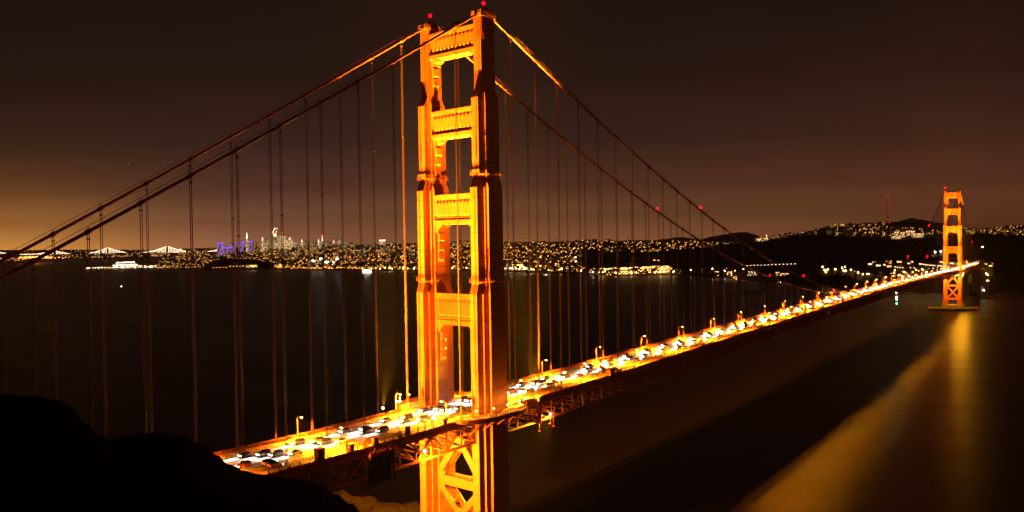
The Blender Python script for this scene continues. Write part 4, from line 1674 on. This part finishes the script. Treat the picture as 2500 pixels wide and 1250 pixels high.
tower_block(737, 592, 6, DT - 200, FAC[2], label='small bright tower with pointed top left of the hill towers', spire=584)
tower_block(749, 590, 14, DT - 250, FAC[4], label='apartment tower with mauve windows near the red-masted tower')
tower_block(768, 591, 12, DT - 300, FAC[4], label='apartment tower between the mauve windowed one and the red-masted one')
tower_block(778, 593, 5, DT - 400, FAC[2], label='slender lit hotel tower with pointed roof left of the red mast', spire=584)
tower_block(787, 589, 12, DT - 400, FAC[0], label='hotel tower carrying the tall red mast', spire=576)
tower_block(803, 591, 14, 6600, FAC[4], label='broad apartment block right of the red-masted hotel')
tower_block(815, 594, 5, 6600, FAC[1], label='narrow gold tower with a needle spire', spire=587)
tower_block(829, 583, 11, 6700, FAC[0], label='tall flat-topped apartment tower on the hill crest')
tower_block(842, 589, 6, 6700, FAC[1], label='small orange-lit tower just right of the tall crest tower')
tower_block(855, 592, 12, 6500, FAC[4], label='low apartment tower right of the crest with rooftop lamp')
tower_block(933, 585, 12, 6500, FAC[2], label='lone cylindrical-looking tower with brilliant roof rim', crown=WIN[2])
tower_block(906, 599, 13, 6400, FAC[1], label='low wide hall with a gold-lit front left of the lone bright tower')
tower_block(973, 597, 16, 6100, FAC[0], label='block of lit flats just left of the dark-topped tower')
tower_block(986, 590, 10, 6000, FAC[3], label='dark-topped apartment tower left of the wooded knoll')
tower_block(1096, 588, 6, 5900, FAC[2], label='slim lit tower seen through the legs of the near tower')
tower_block(1146, 589, 7, 5900, FAC[0], label='lit apartment tower seen beside the near leg of the near tower')
tower_block(1236, 590, 16, 7400, FAC[2], label='distant sparkling office block just right of the near tower')
tower_block(1268, 596, 5, 5600, FAC[0], label='small tower at the crest right of the near tower')
tower_block(1392, 594, 10, 4900, FAC[4], label='lit apartment block below the dark wooded crest')
tower_block(1602, 588, 9, 5000, FAC[1], label='orange-lit block on the crest below the cable')
rq = random.Random(3)
for i in range(70):
    px = rq.uniform(640, 1000) if i < 46 else rq.uniform(1000, 1240)
    tt = rq.uniform(0.45, 0.95)
    q_ = CITY.point(px, tt)
    h = rq.uniform(16, 38)
    wd = rq.uniform(18, 34)
    mb = MB()
    mb.box(-wd / 2, wd / 2, -wd / 2, wd / 2, -15, h)
    mb.box(-wd / 4, wd / 4, -wd / 4, wd / 4, h, h + 3, 1)
    o = mb.build('apartment_block', [rq.choice((FAC[0], FAC[1], FAC[4], FAC[3])), M['roof']], loc=q_)
    o.rotation_euler = (0, 0, 0.65)
    tag(o, 'apartment block on the city hill %s the near tower' % ('left of' if px < 1030 else 'behind'), 'apartment block',
        'apartment blocks on the hill ' + ('left of' if px < 1030 else 'behind') + ' the near tower')

# the pyramid
q_ = at(602.5, 567.5, DT)
mb = MB()
hw = 8.5 * DT / F / 2
mb.frustum((-hw, hw, -hw, hw), (-hw * 0.30, hw * 0.30, -hw * 0.30, hw * 0.30), -10, q_.z * 0.78)
mb.frustum((-hw * 0.30, hw * 0.30, -hw * 0.30, hw * 0.30), (-0.6, 0.6, -0.6, 0.6), q_.z * 0.78, q_.z, 1)
mb.box(-hw * 0.6, -hw * 0.35, -3, 3, q_.z * 0.5, q_.z * 0.72, 0)
mb.box(hw * 0.35, hw * 0.6, -3, 3, q_.z * 0.5, q_.z * 0.72, 0)
o = mb.build('pyramid_tower', [FAC[2], WIN[2]], loc=(q_.x, q_.y, 0))
o.rotation_euler = (0, 0, 0.6)
tag(o, 'tall slender pyramid-shaped office tower with a glowing tip', 'tower block')
# tower under construction with a lit crane
q_ = at(671, 571, DT)
mb = MB()
mb.box(-20, 20, -20, 20, -10, q_.z)
o = empty('tower_under_construction', (q_.x, q_.y, 0), YAW + 0.28, 'tallest skyline tower, under construction, with a brightly lit crane on top', 'tower block')
mb.build('core', FAC[0], o)
mb = MB()
hz = q_.z
zt = at(671, 557.5, DT).z
mb.beam((0, 15, hz), (0, 15, hz + (zt - hz) * 0.6), 2.5, 2.5)
mb.beam((0, 26, hz + (zt - hz) * 0.15), (0, -4, zt), 2.2, 2.2)
mb.beam((0, 8, zt), (0, -26, zt), 2.2, 2.2)
mb.beam((0, -6, hz), (0, -18, zt - 20), 1.8, 1.8)
mb.build('crane', WIN[2], o)
mb = MB()
mb.box(-22, -20.2, -12, 10, hz - 22, hz - 2)
mb.build('lit_deck', WIN[2], o)
# red mast lamp
for i, (px, py, D) in enumerate(((787, 574, 7200), (688, 569, 7600), (711, 581, 7600))):
    q_ = at(px, py, D)
    beacon((q_.x, q_.y, q_.z), 'tiny red roof beacon of a skyline tower, %s from the right' % ORD[[0, 2, 1][i]], mast=18, r=3.0)

# round memorial tower on its wooded hill
q_ = at(441, 615, 6000)
mb = MB()
mb.tube([(0, 0, -25), (0, 0, 0), (0, 0, 30)], [11, 9, 8.5], 12, 0)
mb.tube([(0, 0, 30), (0, 0, 42)], [8.5, 8], 12, 1)
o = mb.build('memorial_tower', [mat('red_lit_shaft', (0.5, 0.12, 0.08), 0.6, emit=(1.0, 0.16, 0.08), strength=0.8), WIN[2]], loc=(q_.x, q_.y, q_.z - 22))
tag(o, 'short round memorial tower glowing red on the small hill by the distant bridge', 'tower')

# the white field floodlights of the sports ground
for i, (px, py) in enumerate(((766, 637), (783, 632), (823, 632), (797, 639), (812, 640))):
    q_ = at(px, py, 4700)
    r_ = empty('field_floodlight', (q_.x, q_.y, q_.z - 22), YAW, 'brilliant white sports field floodlight, %s of the group' % ORD[i], 'floodlight', 'sports field floodlights')
    mb = MB()
    mb.tube([(0, 0, -12), (0, 0, 22)], [0.6, 0.4], 6)
    mb.build('mast', M['dark_steel'], r_)
    mb = MB()
    if i < 3:
        mb.box(-1.5, 1.5, -5.0, 5.0, 20, 25)
    else:
        mb.box(-1.5, 1.5, -9.0, 9.0, 20, 23)
    mb.build('lamp_bank', M['cool_light'], r_)


def lit_hall(px0, px1, ytop, ybot, D, label, m=None, name='shore_building', roofy=None):
    """a long low building facing the water, its front lit by lamps"""
    a, b_ = at(px0, ybot, D), at(px1, ybot, D)
    zt_, zb_ = at((px0 + px1) / 2, ytop, D).z, a.z
    ln = (b_ - a).length
    mb = MB()
    dv = Vector((b_.x - a.x, b_.y - a.y, 0)).normalized()
    mb.box(0, ln, 0, 26, -8, zt_ - zb_)
    mb.add([(-1, -1, zt_ - zb_), (ln + 1, -1, zt_ - zb_), (ln + 1, 27, zt_ - zb_), (-1, 27, zt_ - zb_), (-1, 13, zt_ - zb_ + 3), (ln + 1, 13, zt_ - zb_ + 3)],
           [(0, 1, 5, 4), (2, 3, 4, 5), (1, 2, 5), (3, 0, 4), (0, 3, 2, 1)], 1)
    n_ = max(2, int(ln / 16))
    for i in range(n_):
        u = (i + 0.5) * ln / n_
        mb.box(u - 1.6, u + 1.6, -1.6, -0.2, (zt_ - zb_) * 0.72, (zt_ - zb_) * 0.86, 2)
    o = mb.build(name, [m or M['pale_wall'], M['roof'], M['gold_light']], loc=(a.x, a.y, zb_))
    o.rotation_euler = (0, 0, math.atan2(dv.y, dv.x))
    return tag(o, label, 'building')


GF = mat('lamp_washed_gold_wall', (0.5, 0.4, 0.25), 0.8, emit=(1.0, 0.42, 0.04), strength=1.1)
GF2 = facade('gold_hall_windows', 9, 0.7, 3.5, (1.0, 0.55, 0.15), (7, 4), (0.3, 0.2, 0.1))
lit_hall(1250, 1277, 645, 651, 3650, 'long lit hall near the water just right of the near tower, upper one', GF2)
lit_hall(1355, 1366, 643, 649, 3500, 'small gold-lit building left of the long shore sheds', GF2)
lit_hall(1448, 1496, 655, 662, 3160, 'leftmost gold-lit shed of the long shore row', GF2)
lit_hall(1500, 1545, 653, 660, 3150, 'second gold-lit shed of the long shore row', GF2)
lit_hall(1550, 1590, 651, 658, 3140, 'third gold-lit shed of the long shore row', GF2)
lit_hall(1592, 1634, 649, 660, 3100, 'tallest and brightest shed at the right end of the shore row', GF2)
lit_hall(1498, 1545, 661, 664, 3080, 'low lamp-lit shelter at the water edge below the shed row', GF2)
lit_hall(1595, 1611, 634, 640, 3500, 'flared bright canopy building above the shed row', GF2)
lit_hall(1062, 1078, 644, 651, 3900, 'gold-lit domed hall site seen through the near tower', GF2)
lit_hall(600, 628, 647, 651, 4560, 'low gold-lit pier shed left part of the waterfront', GF2)
lit_hall(558, 598, 648, 656, 4540, 'dull unlit pier shed below the wooded headland', M['house_wall'])
lit_hall(517, 556, 652, 657, 4560, 'pier shed with a row of small lamps below the wooded headland', M['house_wall'])
lit_hall(670, 688, 646, 650, 4450, 'bright orange waterfront shed between headland and sports ground', GF2)
lit_hall(1745, 1755, 662, 668, 2800, 'small pale house on the dark shore flat, leftmost', FAC[3])
lit_hall(1775, 1788, 663, 668, 2790, 'row of white-lit shore cottages on the flat', FAC[2])
lit_hall(1825, 1838, 662, 667, 2750, 'lit club house left of the green field', FAC[0])
lit_hall(1838, 1850, 661, 666, 2750, 'lit club house centre by the green field', FAC[0])
lit_hall(1893, 1903, 664, 670, 2650, 'white lit cabin beside the red cable beacon', FAC[0])
lit_hall(1905, 1926, 667, 670, 2620, 'brilliant white low pavilion on the shore flat', FAC[2])
lit_hall(1790, 1800, 675, 679, 2640, 'small yellow cottage near the water on the flat', GF2)
lit_hall(1928, 1940, 684, 689, 2500, 'lit boat house at the water under the cable', FAC[2])
lit_hall(2183, 2196, 565, 576, 6900, 'tall hospital block full of lights, left part of the hillside campus', FAC[2])
lit_hall(2198, 2210, 567, 577, 6900, 'middle hospital block of the hillside campus', FAC[2])
lit_hall(2212, 2234, 563, 575, 7000, 'wide hospital block right of the hillside campus', FAC[2])
lit_hall(2226, 2256, 570, 577, 6800, 'low lit terrace in front of the hillside campus', FAC[2])
lit_hall(2176, 2200, 577, 581, 6700, 'long low lit annex below the hillside campus', FAC[2])
lit_hall(1845, 1862, 582, 589, 5200, 'white-lit college building left of its spire on the dark ridge', FAC[2])
lit_hall(1862, 1878, 580, 588, 5300, 'white-lit college hall with twin lights on the dark ridge', FAC[2])
tower_block(1871.5, 581, 3, 5300, FAC[2], 'church_spire', 'slim lit church spire on the dark ridge', spire=573, cat='spire')
lit_hall(2052, 2060, 547, 550, 8700, 'two small orange-lit houses on the summit left of the mast', GF2)

# green playing field and the plaza lit by lamps
mb = MB()
a, b_ = at(1825, 674, 2690), at(1890, 677, 2660)
g = ground_dir(1860)
for q_ in (a, b_):
    q_.z = 5.5
mb.add([a, b_, b_ + g * 160 + Vector((0, 0, 8)), a + g * 160 + Vector((0, 0, 8))], [(0, 1, 2, 3)])
tag(mb.build('playing_field', mat('lawn', (0.05, 0.10, 0.03), 0.9, vary=0.3, vscale=0.05)), kind='structure')

# white plaza floodlights behind the far tower
for i, (px, py) in enumerate(((2283, 616), (2297, 614), (2362, 613), (2399, 603))):
    q_ = at(px, py, 2900)
    r_ = empty('plaza_floodlight', (q_.x, q_.y, q_.z - 16), YAW - 0.5, 'tall floodlight mast %s of the distant tower%s' % (('left', 'left', 'right', 'right')[i], (', outer one', ', inner one', ' with a white star of light', ', lone orange one')[i]), 'floodlight')
    mb = MB()
    mb.tube([(0, 0, -10), (0, 0, 16)], [0.4, 0.25], 6)
    mb.build('mast', M['dark_steel'], r_)
    mb = MB()
    mb.box(-1, 1, -2.0, 2.0, 15, 18)
    mb.build('lamp_bank', M['cool_light'] if i < 3 else M['lamp_head'], r_)
rp = random.Random(21)
for i in range(26):
    px = rp.uniform(2120, 2420)
    D = rp.uniform(2150, 2500)
    py = 652 - (D - 2150) * 0.03 + rp.uniform(-3, 2)
    q_ = at(px, py, D)
    h = rp.uniform(5, 9)
    mb = MB()
    wd = rp.uniform(10, 24)
    mb.box(-wd / 2, wd / 2, -7, 7, -25, h)
    mb.frustum((-wd / 2 - .5, wd / 2 + .5, -7.5, 7.5), (-wd / 2 + 3, wd / 2 - 3, -1, 1), h, h + 3, 1)
    for k in range(int(wd / 5)):
        mb.box(-wd / 2 + 2 + k * 5, -wd / 2 + 4.2 + k * 5, -7.3, -6.9, 1, 4, 2)
        mb.box(-wd / 2 - 0.2, -wd / 2 + 0.1, -5 + k * 3, -3.5 + k * 3, 1, 4, 2)
    o = mb.build('plaza_house', [M['house_wall'], M['roof'], rp.choice(WIN[:3])], loc=q_)
    o.rotation_euler = (0, 0, 0.15)
    tag(o, 'low lit house among plaza lamps behind distant tower', 'house', 'low houses around the distant bridge plaza')
# approach road curving away on the left of the far tower: lit parapets
def far_road(name, pts, label, wdt=14):
    mb = MB()
    qs = [at(*q) for q in pts]
    for a, b_ in zip(qs, qs[1:]):
        mb.beam(a, b_, wdt, 1.6, 0)
        d = (b_ - a)
        n_ = max(2, int(d.length / 14))
        for k in range(n_):
            c_ = a.lerp(b_, (k + 0.5) / n_)
            mb.box(c_.x - 1.0, c_.x + 1.0, c_.y - 1.0, c_.y + 1.0, c_.z + 1.0, c_.z + 2.4, 1)
            if k % 6 == 0:
                mb.beam(c_ - Vector((0, 0, 24)), c_, 1.6, 1.6, 0)
    return tag(mb.build(name, [M['concrete'], WIN[2]]), label, 'road bridge')


far_road('elevated_road', [(1820, 649.5, 2900), (1880, 647.5, 2850), (1946, 645, 2800)], 'thin elevated road with a stream of white lights over the shore flat')
far_road('approach_road', [(2244, 645, 2500), (2262, 648, 2380), (2305, 651.5, 2250)], 'bright approach road sweeping in behind the distant tower from the left')
far_road('shore_viaduct', [(2183, 652, 2500), (2200, 655, 2450), (2236, 655, 2400)], 'short viaduct lit by passing cars left of the distant tower')
far_road('shore_road', [(1224, 656, 3600), (1262, 659, 3560), (1304, 659, 3540)], 'shore road with a white line of car lights right of the near tower')

# television mast with three legs and red lamps
D = 8600
top = at(2166, 479, D)
bot = at(2166, 546, D)
Hh = top.z - bot.z
r_ = empty('television_mast', (bot.x, bot.y, bot.z), YAW - 0.4, 'tall three-legged television mast with rows of red lamps on the far hill', 'mast')
mb = MB()
legs = [(Vector((math.cos(a), math.sin(a), 0))) for a in (0.4, 0.4 + 2.094, 0.4 + 4.189)]
prof = [(0, 24), (0.35, 17), (0.62, 13), (0.74, 20), (1.0, 18)]
for l in legs:
    for (u0, r0), (u1, r1) in zip(prof, prof[1:]):
        mb.beam(l * r0 + Vector((0, 0, u0 * Hh)), l * r1 + Vector((0, 0, u1 * Hh)), 3.2, 3.2)
for u, rr in ((0.18, 20.5), (0.35, 17), (0.5, 15), (0.62, 13), (0.74, 20)):
    for a, b_ in ((0, 1), (1, 2), (2, 0)):
        mb.beam(legs[a] * rr + Vector((0, 0, u * Hh)), legs[b_] * rr + Vector((0, 0, u * Hh)), 3.5, 5)
mb.build('lattice', M['dark_steel'], r_)
RL = mat('mast_red_lamp', (0.8, 0.05, 0.05), 0.3, emit=(1.0, 0.01, 0.01), strength=5)
for u, rr in ((0.04, 23.5), (0.17, 21), (0.36, 17), (0.53, 15), (0.66, 17), (0.74, 20), (0.90, 19), (1.0, 18)):
    for l in legs:
        mb = MB()
        mb.ball(l * (rr + 2) + Vector((0, 0, u * Hh)), 3.0, 6)
        mb.build('red_lamp', RL, r_)

# ------------------------------------------------------------------ the distant cable-stayed looking bay bridge, lit rope by rope
D0 = 12000
BB = empty('bay_bridge', (0, 0, 0), label='distant suspension bridge outlined by white lights at the left of the skyline', cat='bridge')
towers = [(-10, 614, 621, 638), (134, 612, 622.5, 639), (263, 604.5, 621, 637), (330, 617, 619.5, 630), (408, 601, 617.5, 634)]
mb = MB()
path = [(-80, 624), (134, 622.5), (263, 621), (330, 619.5), (408, 617.5), (470, 616.5), (540, 615.5)]
qs = [at(px, py, D0) for px, py in path]
for a, b_ in zip(qs, qs[1:]):
    mb.beam(a, b_, 20, 9)
mb.build('deck', M['dark_steel'], BB)
BL = mat('bridge_cable_lights', (0.5, 0.4, 0.3), 0.5, emit=(1.0, 0.70, 0.46), strength=8)
BL2 = mat('bridge_deck_lights', (0.5, 0.4, 0.3), 0.5, emit=(1.0, 0.70, 0.36), strength=6)
for px, pt, pd, pb in towers:
    if px == 330:
        q0, q1 = at(px, pd - 1, D0), at(px, pb, D0)
        mb = MB()
        mb.box(q0.x - 20, q0.x + 20, q0.y - 16, q0.y + 16, -2, q0.z)
        mb.build('anchorage', M['concrete'], BB)
        continue
    q0 = at(px, pt, D0)
    mb = MB()
    gd = ground_dir(px)
    for s in (-9, 9):
        c_ = q0 + gd * s
        mb.box(c_.x - 5.5, c_.x + 5.5, c_.y - 5.5, c_.y + 5.5, -2, q0.z)
    for k in range(4):
        z = q0.z * (0.98 - 0.17 * k)
        mb.beam(q0 + gd * 9 + Vector((0, 0, z - q0.z)), q0 - gd * 9 + Vector((0, 0, z - q0.z)), 4, 5)
    mb.build('tower', M['far_hill'], BB)


def bb_span(p0, p1, pts_n, sag):
    mbc, mbh = MB(), MB()
    prev = None
    for i in range(pts_n + 1):
        u = i / pts_n
        px = p0[0] + (p1[0] - p0[0]) * u
        pyd = p0[2] + (p1[2] - p0[2]) * u - 0.6
        lin = p0[1] + (p1[1] - p0[1]) * u
        py = lin + sag * (1 - (2 * u - 1) ** 2)
        q_, qd = at(px, min(py, pyd), D0), at(px, pyd, D0)
        if prev is not None:
            mbc.beam(prev, q_, 2.2, 2.6)
        if i % 2 == 0 and q_.z > qd.z + 3:
            mbh.beam(qd, q_, 2.6, 2.6)
        prev = q_
    mbc.build('cable', BL2 if False else BL, BB)
    tag(mbh.build('lit_ropes', BL, BB), kind='stuff')


bb_span((134, 612, 622.5), (-10, 614, 621), 60, 8)
bb_span((134, 612, 622.5), (198, 621.5, 622), 34, 2.0)
bb_span((263, 604.5, 621), (198, 621, 622), 38, 2.6)
bb_span((263, 604.5, 621), (330, 619.3, 619.5), 38, 2.2)
bb_span((408, 601, 617.5), (330, 618.5, 619.5), 42, 3.2)
bb_span((408, 601, 617.5), (478, 616.5, 616.5), 38, 2.6)
bb_span((478, 616.2, 616.5), (540, 607, 615.5), 34, 2.4)
mb = MB()
for i in range(260):
    u = i / 259 * (len(qs) - 1)
    k = min(int(u), len(qs) - 2)
    c_ = qs[k].lerp(qs[k + 1], u - k)
    mb.box(c_.x - 3, c_.x + 3, c_.y - 3, c_.y + 3, c_.z + 4.6, c_.z + 9.5)
tag(mb.build('deck_lamps', BL2, BB), kind='stuff')

# orange lights of the island and of the shore beyond
rr_ = random.Random(8)
mb = MB()
for i in range(180):
    px = rr_.gauss(92, 24)
    D = rr_.uniform(8300, 9400)
    q_ = at(px, 627.5 + rr_.uniform(-1.5, 3.0) , D)
    r2 = rr_.uniform(2.5, 5.5)
    mb.beam((q_.x, q_.y, -1), (q_.x, q_.y, q_.z), 1, 1, 1)
    mb.ball(q_, r2, 6)
for i in range(60):
    q_ = at(rr_.uniform(0, 66), rr_.uniform(629, 636), 8450)
    mb.beam((q_.x, q_.y, -1), (q_.x, q_.y, q_.z), 1, 1, 1)
    mb.ball(q_, 1.8, 6)
tag(mb.build('island_lamps', [M['gold_light'], M['dark_steel']]), 'mass of orange lamps on the low island at the left edge', 'lamps', kind='stuff')
mb = MB()
for i in range(330):
    px = rr_.uniform(60, 640)
    q_ = EAST.point(px, rr_.uniform(0.02, 0.95) ** 1.3)
    q_ = q_ + Vector((0, 0, 14))
    r2 = rr_.uniform(3.5, 6)
    mb.box(q_.x - r2, q_.x + r2, q_.y - r2, q_.y + r2, q_.z - r2, q_.z + r2)
for i in range(150):
    px = rr_.uniform(100, 560)
    q_ = at(px, 624.5 + rr_.gauss(0, 1.2) - (px - 100) * 0.009, 12600)
    r2 = rr_.uniform(3.5, 6)
    mb.beam((q_.x, q_.y, -1), (q_.x, q_.y, q_.z), 4, 4, 1)
    mb.box(q_.x - r2, q_.x + r2, q_.y - r2, q_.y + r2, q_.z - r2, q_.z + r2)
tag(mb.build('far_shore_lamps', [WIN[3], M['dark_steel']]), 'tiny lamps of the far shore and hills under the glow', 'lamps', kind='stuff')
# piers with lamps, ships
for i, (px0, px1, py, D) in enumerate(((212, 300, 653.5, 5300), (290, 384, 655, 5200), (300, 400, 650, 5500))):
    a, b_ = at(px0, py, D), at(px1, py, D)
    mb = MB()
    a.z = b_.z = 3.0
    mb.beam(a, b_, 26, 4)
    nL = 34
    for k in range(nL):
        c_ = a.lerp(b_, (k + rr_.random()) / nL)
        mb.beam(c_, c_ + Vector((0, 0, 9)), 0.6, 0.6)
        rad = rr_.choice((1.0, 1.4, 2.2))
        mb.ball(c_ + Vector((0, 0, 10)), rad, 6, 1 + rr_.choice((0, 0, 1)))
        if rr_.random() < 0.4:
            mb.box(c_.x - 12, c_.x + 12, c_.y - 9, c_.y + 9, 4, rr_.uniform(8, 14), 3)
    tag(mb.build('lamp_lit_pier', [M['concrete'], M['gold_light'], M['white_lamp'], FAC[0]]),
        ('long low pier crowded with lamps, its tip reaching farthest left', 'near pier with lamps right of the long one', 'rear pier with lamps just below the cruise ship')[i], 'pier')


def ship(px0, px1, pyw, pyt, D, label, name='cruise_ship', m=None, decks=5):
    a, b_ = at(px0, pyw, D), at(px1, pyw, D)
    ln = (b_ - a).length
    h = (pyw - pyt) * D / F
    r_ = empty(name, (a.x, a.y, 0), math.atan2(b_.y - a.y, b_.x - a.x), label, 'ship')
    bw = ln * 0.11
    mb = MB()
    hull = [(0, 0), (ln * 0.10, -bw * 0.8), (ln * 0.22, -bw), (ln * 0.94, -bw), (ln, -bw * 0.6), (ln, bw * 0.6), (ln * 0.94, bw), (ln * 0.22, bw), (ln * 0.10, bw * 0.8)]
    mb.prism(hull, -2, h * 0.30)
    mb.build('hull', M['pale_wall'], r_)
    mb = MB()
    for k in range(decks):
        z0 = h * (0.30 + 0.5 * k / decks)
        z1 = h * (0.30 + 0.5 * (k + 0.8) / decks)
        mb.box(ln * (0.12 + 0.02 * k), ln * (0.96 - 0.03 * k), -bw * (0.95 - 0.05 * k), bw * (0.95 - 0.05 * k), z0, z1)
    mb.build('superstructure', m or FAC[2], r_)
    mb = MB()
    mb.frustum((ln * 0.66, ln * 0.74, -bw * 0.4, bw * 0.4), (ln * 0.68, ln * 0.73, -bw * 0.3, bw * 0.3), h * 0.8, h * 1.0)
    mb.build('funnel', M['pale_wall'], r_)
    mb = MB()
    mb.tube([(ln * 0.28, 0, h * 0.78), (ln * 0.28, 0, h * 1.12)], [2, 0.8], 6)
    mb.build('mast', M['pale_wall'], r_)
    nl_ = 22 if decks > 1 else 1
    lm = MB()
    lm.box(-0.8, 0.8, -0.8, 0.8, 0, 1.8)
    me = lm.mesh('deck_lamp', M['white_lamp'])
    for k in range(nl_):
        u = (k + 0.5) / nl_
        for s in (-1, 1):
            inst('deck_lamp', me, r_, (ln * (0.1 + 0.86 * u), s * bw * 0.97, h * 0.30))
            if decks > 1:
                inst('deck_lamp', me, r_, (ln * (0.22 + 0.62 * u), s * bw * 0.72, h * 0.79))
    return r_


SHIPW = facade('ship_cabin_windows', 12, 0.7, 0.9, (1.0, 0.60, 0.28), (4, 3), (0.5, 0.45, 0.4))
ship(268, 340, 641, 627.5, 5900, 'large cruise ship with rows of lit cabins moored left of the skyline', m=SHIPW)
ship(882, 908, 665.5, 659, 3760, 'brightly lit white ferry at the waterfront left of the near tower', 'ferry', m=facade('ferry_windows', 13, 0.95, 6.0, (0.9, 1.0, 0.88), (3, 2.5), (0.6, 0.6, 0.6)), decks=2)
for i, (px0, px1, py, D) in enumerate(((1325, 1340, 667.5, 3200), (295, 297, 694, 2900), (1895, 1915, 683, 2450))):
    ship(px0, px1, py, py - (2.2, 2.0, 3.0)[i], D, ('small low boat with deck lights off the shore sheds', 'tiny boat with a single orange lamp alone on the dark bay', 'moored boat by the marina entrance below the cable')[i],
         'boat', m=FAC[2 if i != 1 else 1], decks=1)
# marina breakwater and the hulks on the water by the marina
for i, (px0, px1, py, D) in enumerate(((1790, 1875, 700.5, 2080), (2100, 2262, 722, 1950))):
    mb = MB()
    a, b_ = at(px0, py, D), at(px1, py, D)
    a.z = b_.z = 1.0
    n_ = 40
    for k in range(n_):
        c_ = a.lerp(b_, k / n_)
        s_ = rr_.uniform(3, 6)
        mb.ball((c_.x + rr_.uniform(-4, 4), c_.y + rr_.uniform(-4, 4), 0.0), s_, 6, sz=0.5)
    tag(mb.build('breakwater', M['rock']), ('low dark rock breakwater in the bay below the cables', 'dark rock breakwater left of the far pier')[i], 'breakwater')

# lamp-lit fort wall and shore right of the far tower
r_ = empty('brick_fort', (0, 0, 0), label='brick fort with a floodlit wall on the shore right of the distant tower', cat='fort')
a, b_ = at(2409, 712, 1830), at(2427, 710, 1880)
zt_ = at(2418, 683, 1850).z
mb = MB()
dv = (b_ - a)
dv.z = 0
dv.normalize()
nr_ = Vector((-dv.y, dv.x, 0))
base_ = Vector((a.x, a.y, 0))
for q0, q1, h in ((0, 17, zt_), (-44, 0, zt_ * 0.9)):
    p_ = [base_ + dv * q0, base_ + dv * q1, base_ + dv * q1 + Vector((30, 4, 0)), base_ + dv * q0 + Vector((30, 4, 0))]
    mb.prism([(v_.x, v_.y) for v_ in p_], -2, h)
mb.build('wall', mat('fort_brick', (0.30, 0.14, 0.08), 0.9, vary=0.3, vscale=0.1), r_)
for i in range(4):
    q_ = base_ + dv * (2 + 4.5 * i) + Vector((-3.0, 0, zt_ - 1))
    mb = MB()
    mb.ball(q_, 0.5, 6)
    mb.build('wall_lamp', M['lamp_head'], r_)
    light('SPOT', 'lamp_light', r_, q_, 60000, SODIUM, q_ + Vector((0.8, 0, -10)), 120, 0.8, 0.4)
q_ = at(2402, 709, 1800)
o = empty('security_lamp', (q_.x, q_.y, q_.z), label='greenish white security lamp low beside the concrete pylon', cat='lamp')
mb = MB()
mb.tube([(0, 0, -q_.z), (0, 0, 0)], 0.15, 6)
mb.build('post', M['dark_steel'], o)
mb = MB()
mb.ball((0, 0, 0.6), 0.9, 8)
mb.build('lens', M['cool_light'], o)
mb = MB()
for i in range(60):
    px = rr_.uniform(2395, 2520)
    D = 1800 + (px - 2395) * 2.2 + rr_.uniform(-14, 14)
    g = ground_dir(px)
    s_ = rr_.uniform(4, 10)
    mb.ball((CAM.x + g.x * D, CAM.y + g.y * D, 0), s_, 6, sz=0.5)
tag(mb.build('shore_rocks', M['rock']), kind='structure')

# rocks at the foot of the near headland
mb = MB()
rk = random.Random(4)
for i in range(150):
    u = rk.random()
    x = -120 + 175 * u + rk.uniform(-12, 12)
    y = 45 + rk.uniform(0, 1) * 95 * (1 - 0.25 * u)
    if x > 30 and y < 60:
        continue
    s_ = rk.uniform(5, 15)
    mb.ball((x, y, rk.uniform(-2, 1)), s_, 8, sz=rk.uniform(0.35, 0.8))
o = mb.build('shore_rock_shelf', M['rock'])
for v_ in o.data.vertices:
    nv = noise.fractal(v_.co * 0.12, 1.0, 2.0, 4)
    v_.co += Vector((nv, nv * 0.6, nv)) * 2.2
tag(o, kind='structure')

# ------------------------------------------------------------------ the hazy night air of the bay
HZ = bpy.data.materials.new('night_haze')
HZ.use_nodes = True
t = HZ.node_tree
t.nodes.remove(t.nodes['Principled BSDF'])
pv = nd(t, 'ShaderNodeVolumePrincipled')
pv.inputs['Color'].default_value = (0.95, 0.80, 0.66, 1)
pv.inputs['Density'].default_value = 0.000035
pv.inputs['Anisotropy'].default_value = 0.6
t.links.new(pv.outputs['Volume'], t.nodes['Material Output'].inputs['Volume'])
mb = MB()
mb.box(-3000, 16500, -6000, 15500, -40, 680)
tag(mb.build('haze', HZ), kind='stuff')

# ------------------------------------------------------------------ labels of look-alikes: counted from the left of the view
def nth(n):
    return '%d%s' % (n, 'th' if 10 <= n % 100 <= 20 else {1: 'st', 2: 'nd', 3: 'rd'}.get(n % 10, 'th'))


same = {}
for o in COL.objects:
    if o.parent is None and o.get('label') and o.get('kind') is None:
        same.setdefault(o['label'], []).append(o)
for lab, os_ in same.items():
    if len(os_) > 1:
        os_.sort(key=lambda o: -math.atan2(o.location.y - CAM.y, o.location.x - CAM.x))
        for i, o in enumerate(os_):
            o['label'] = '%s, %s from the left' % (lab, nth(i + 1))
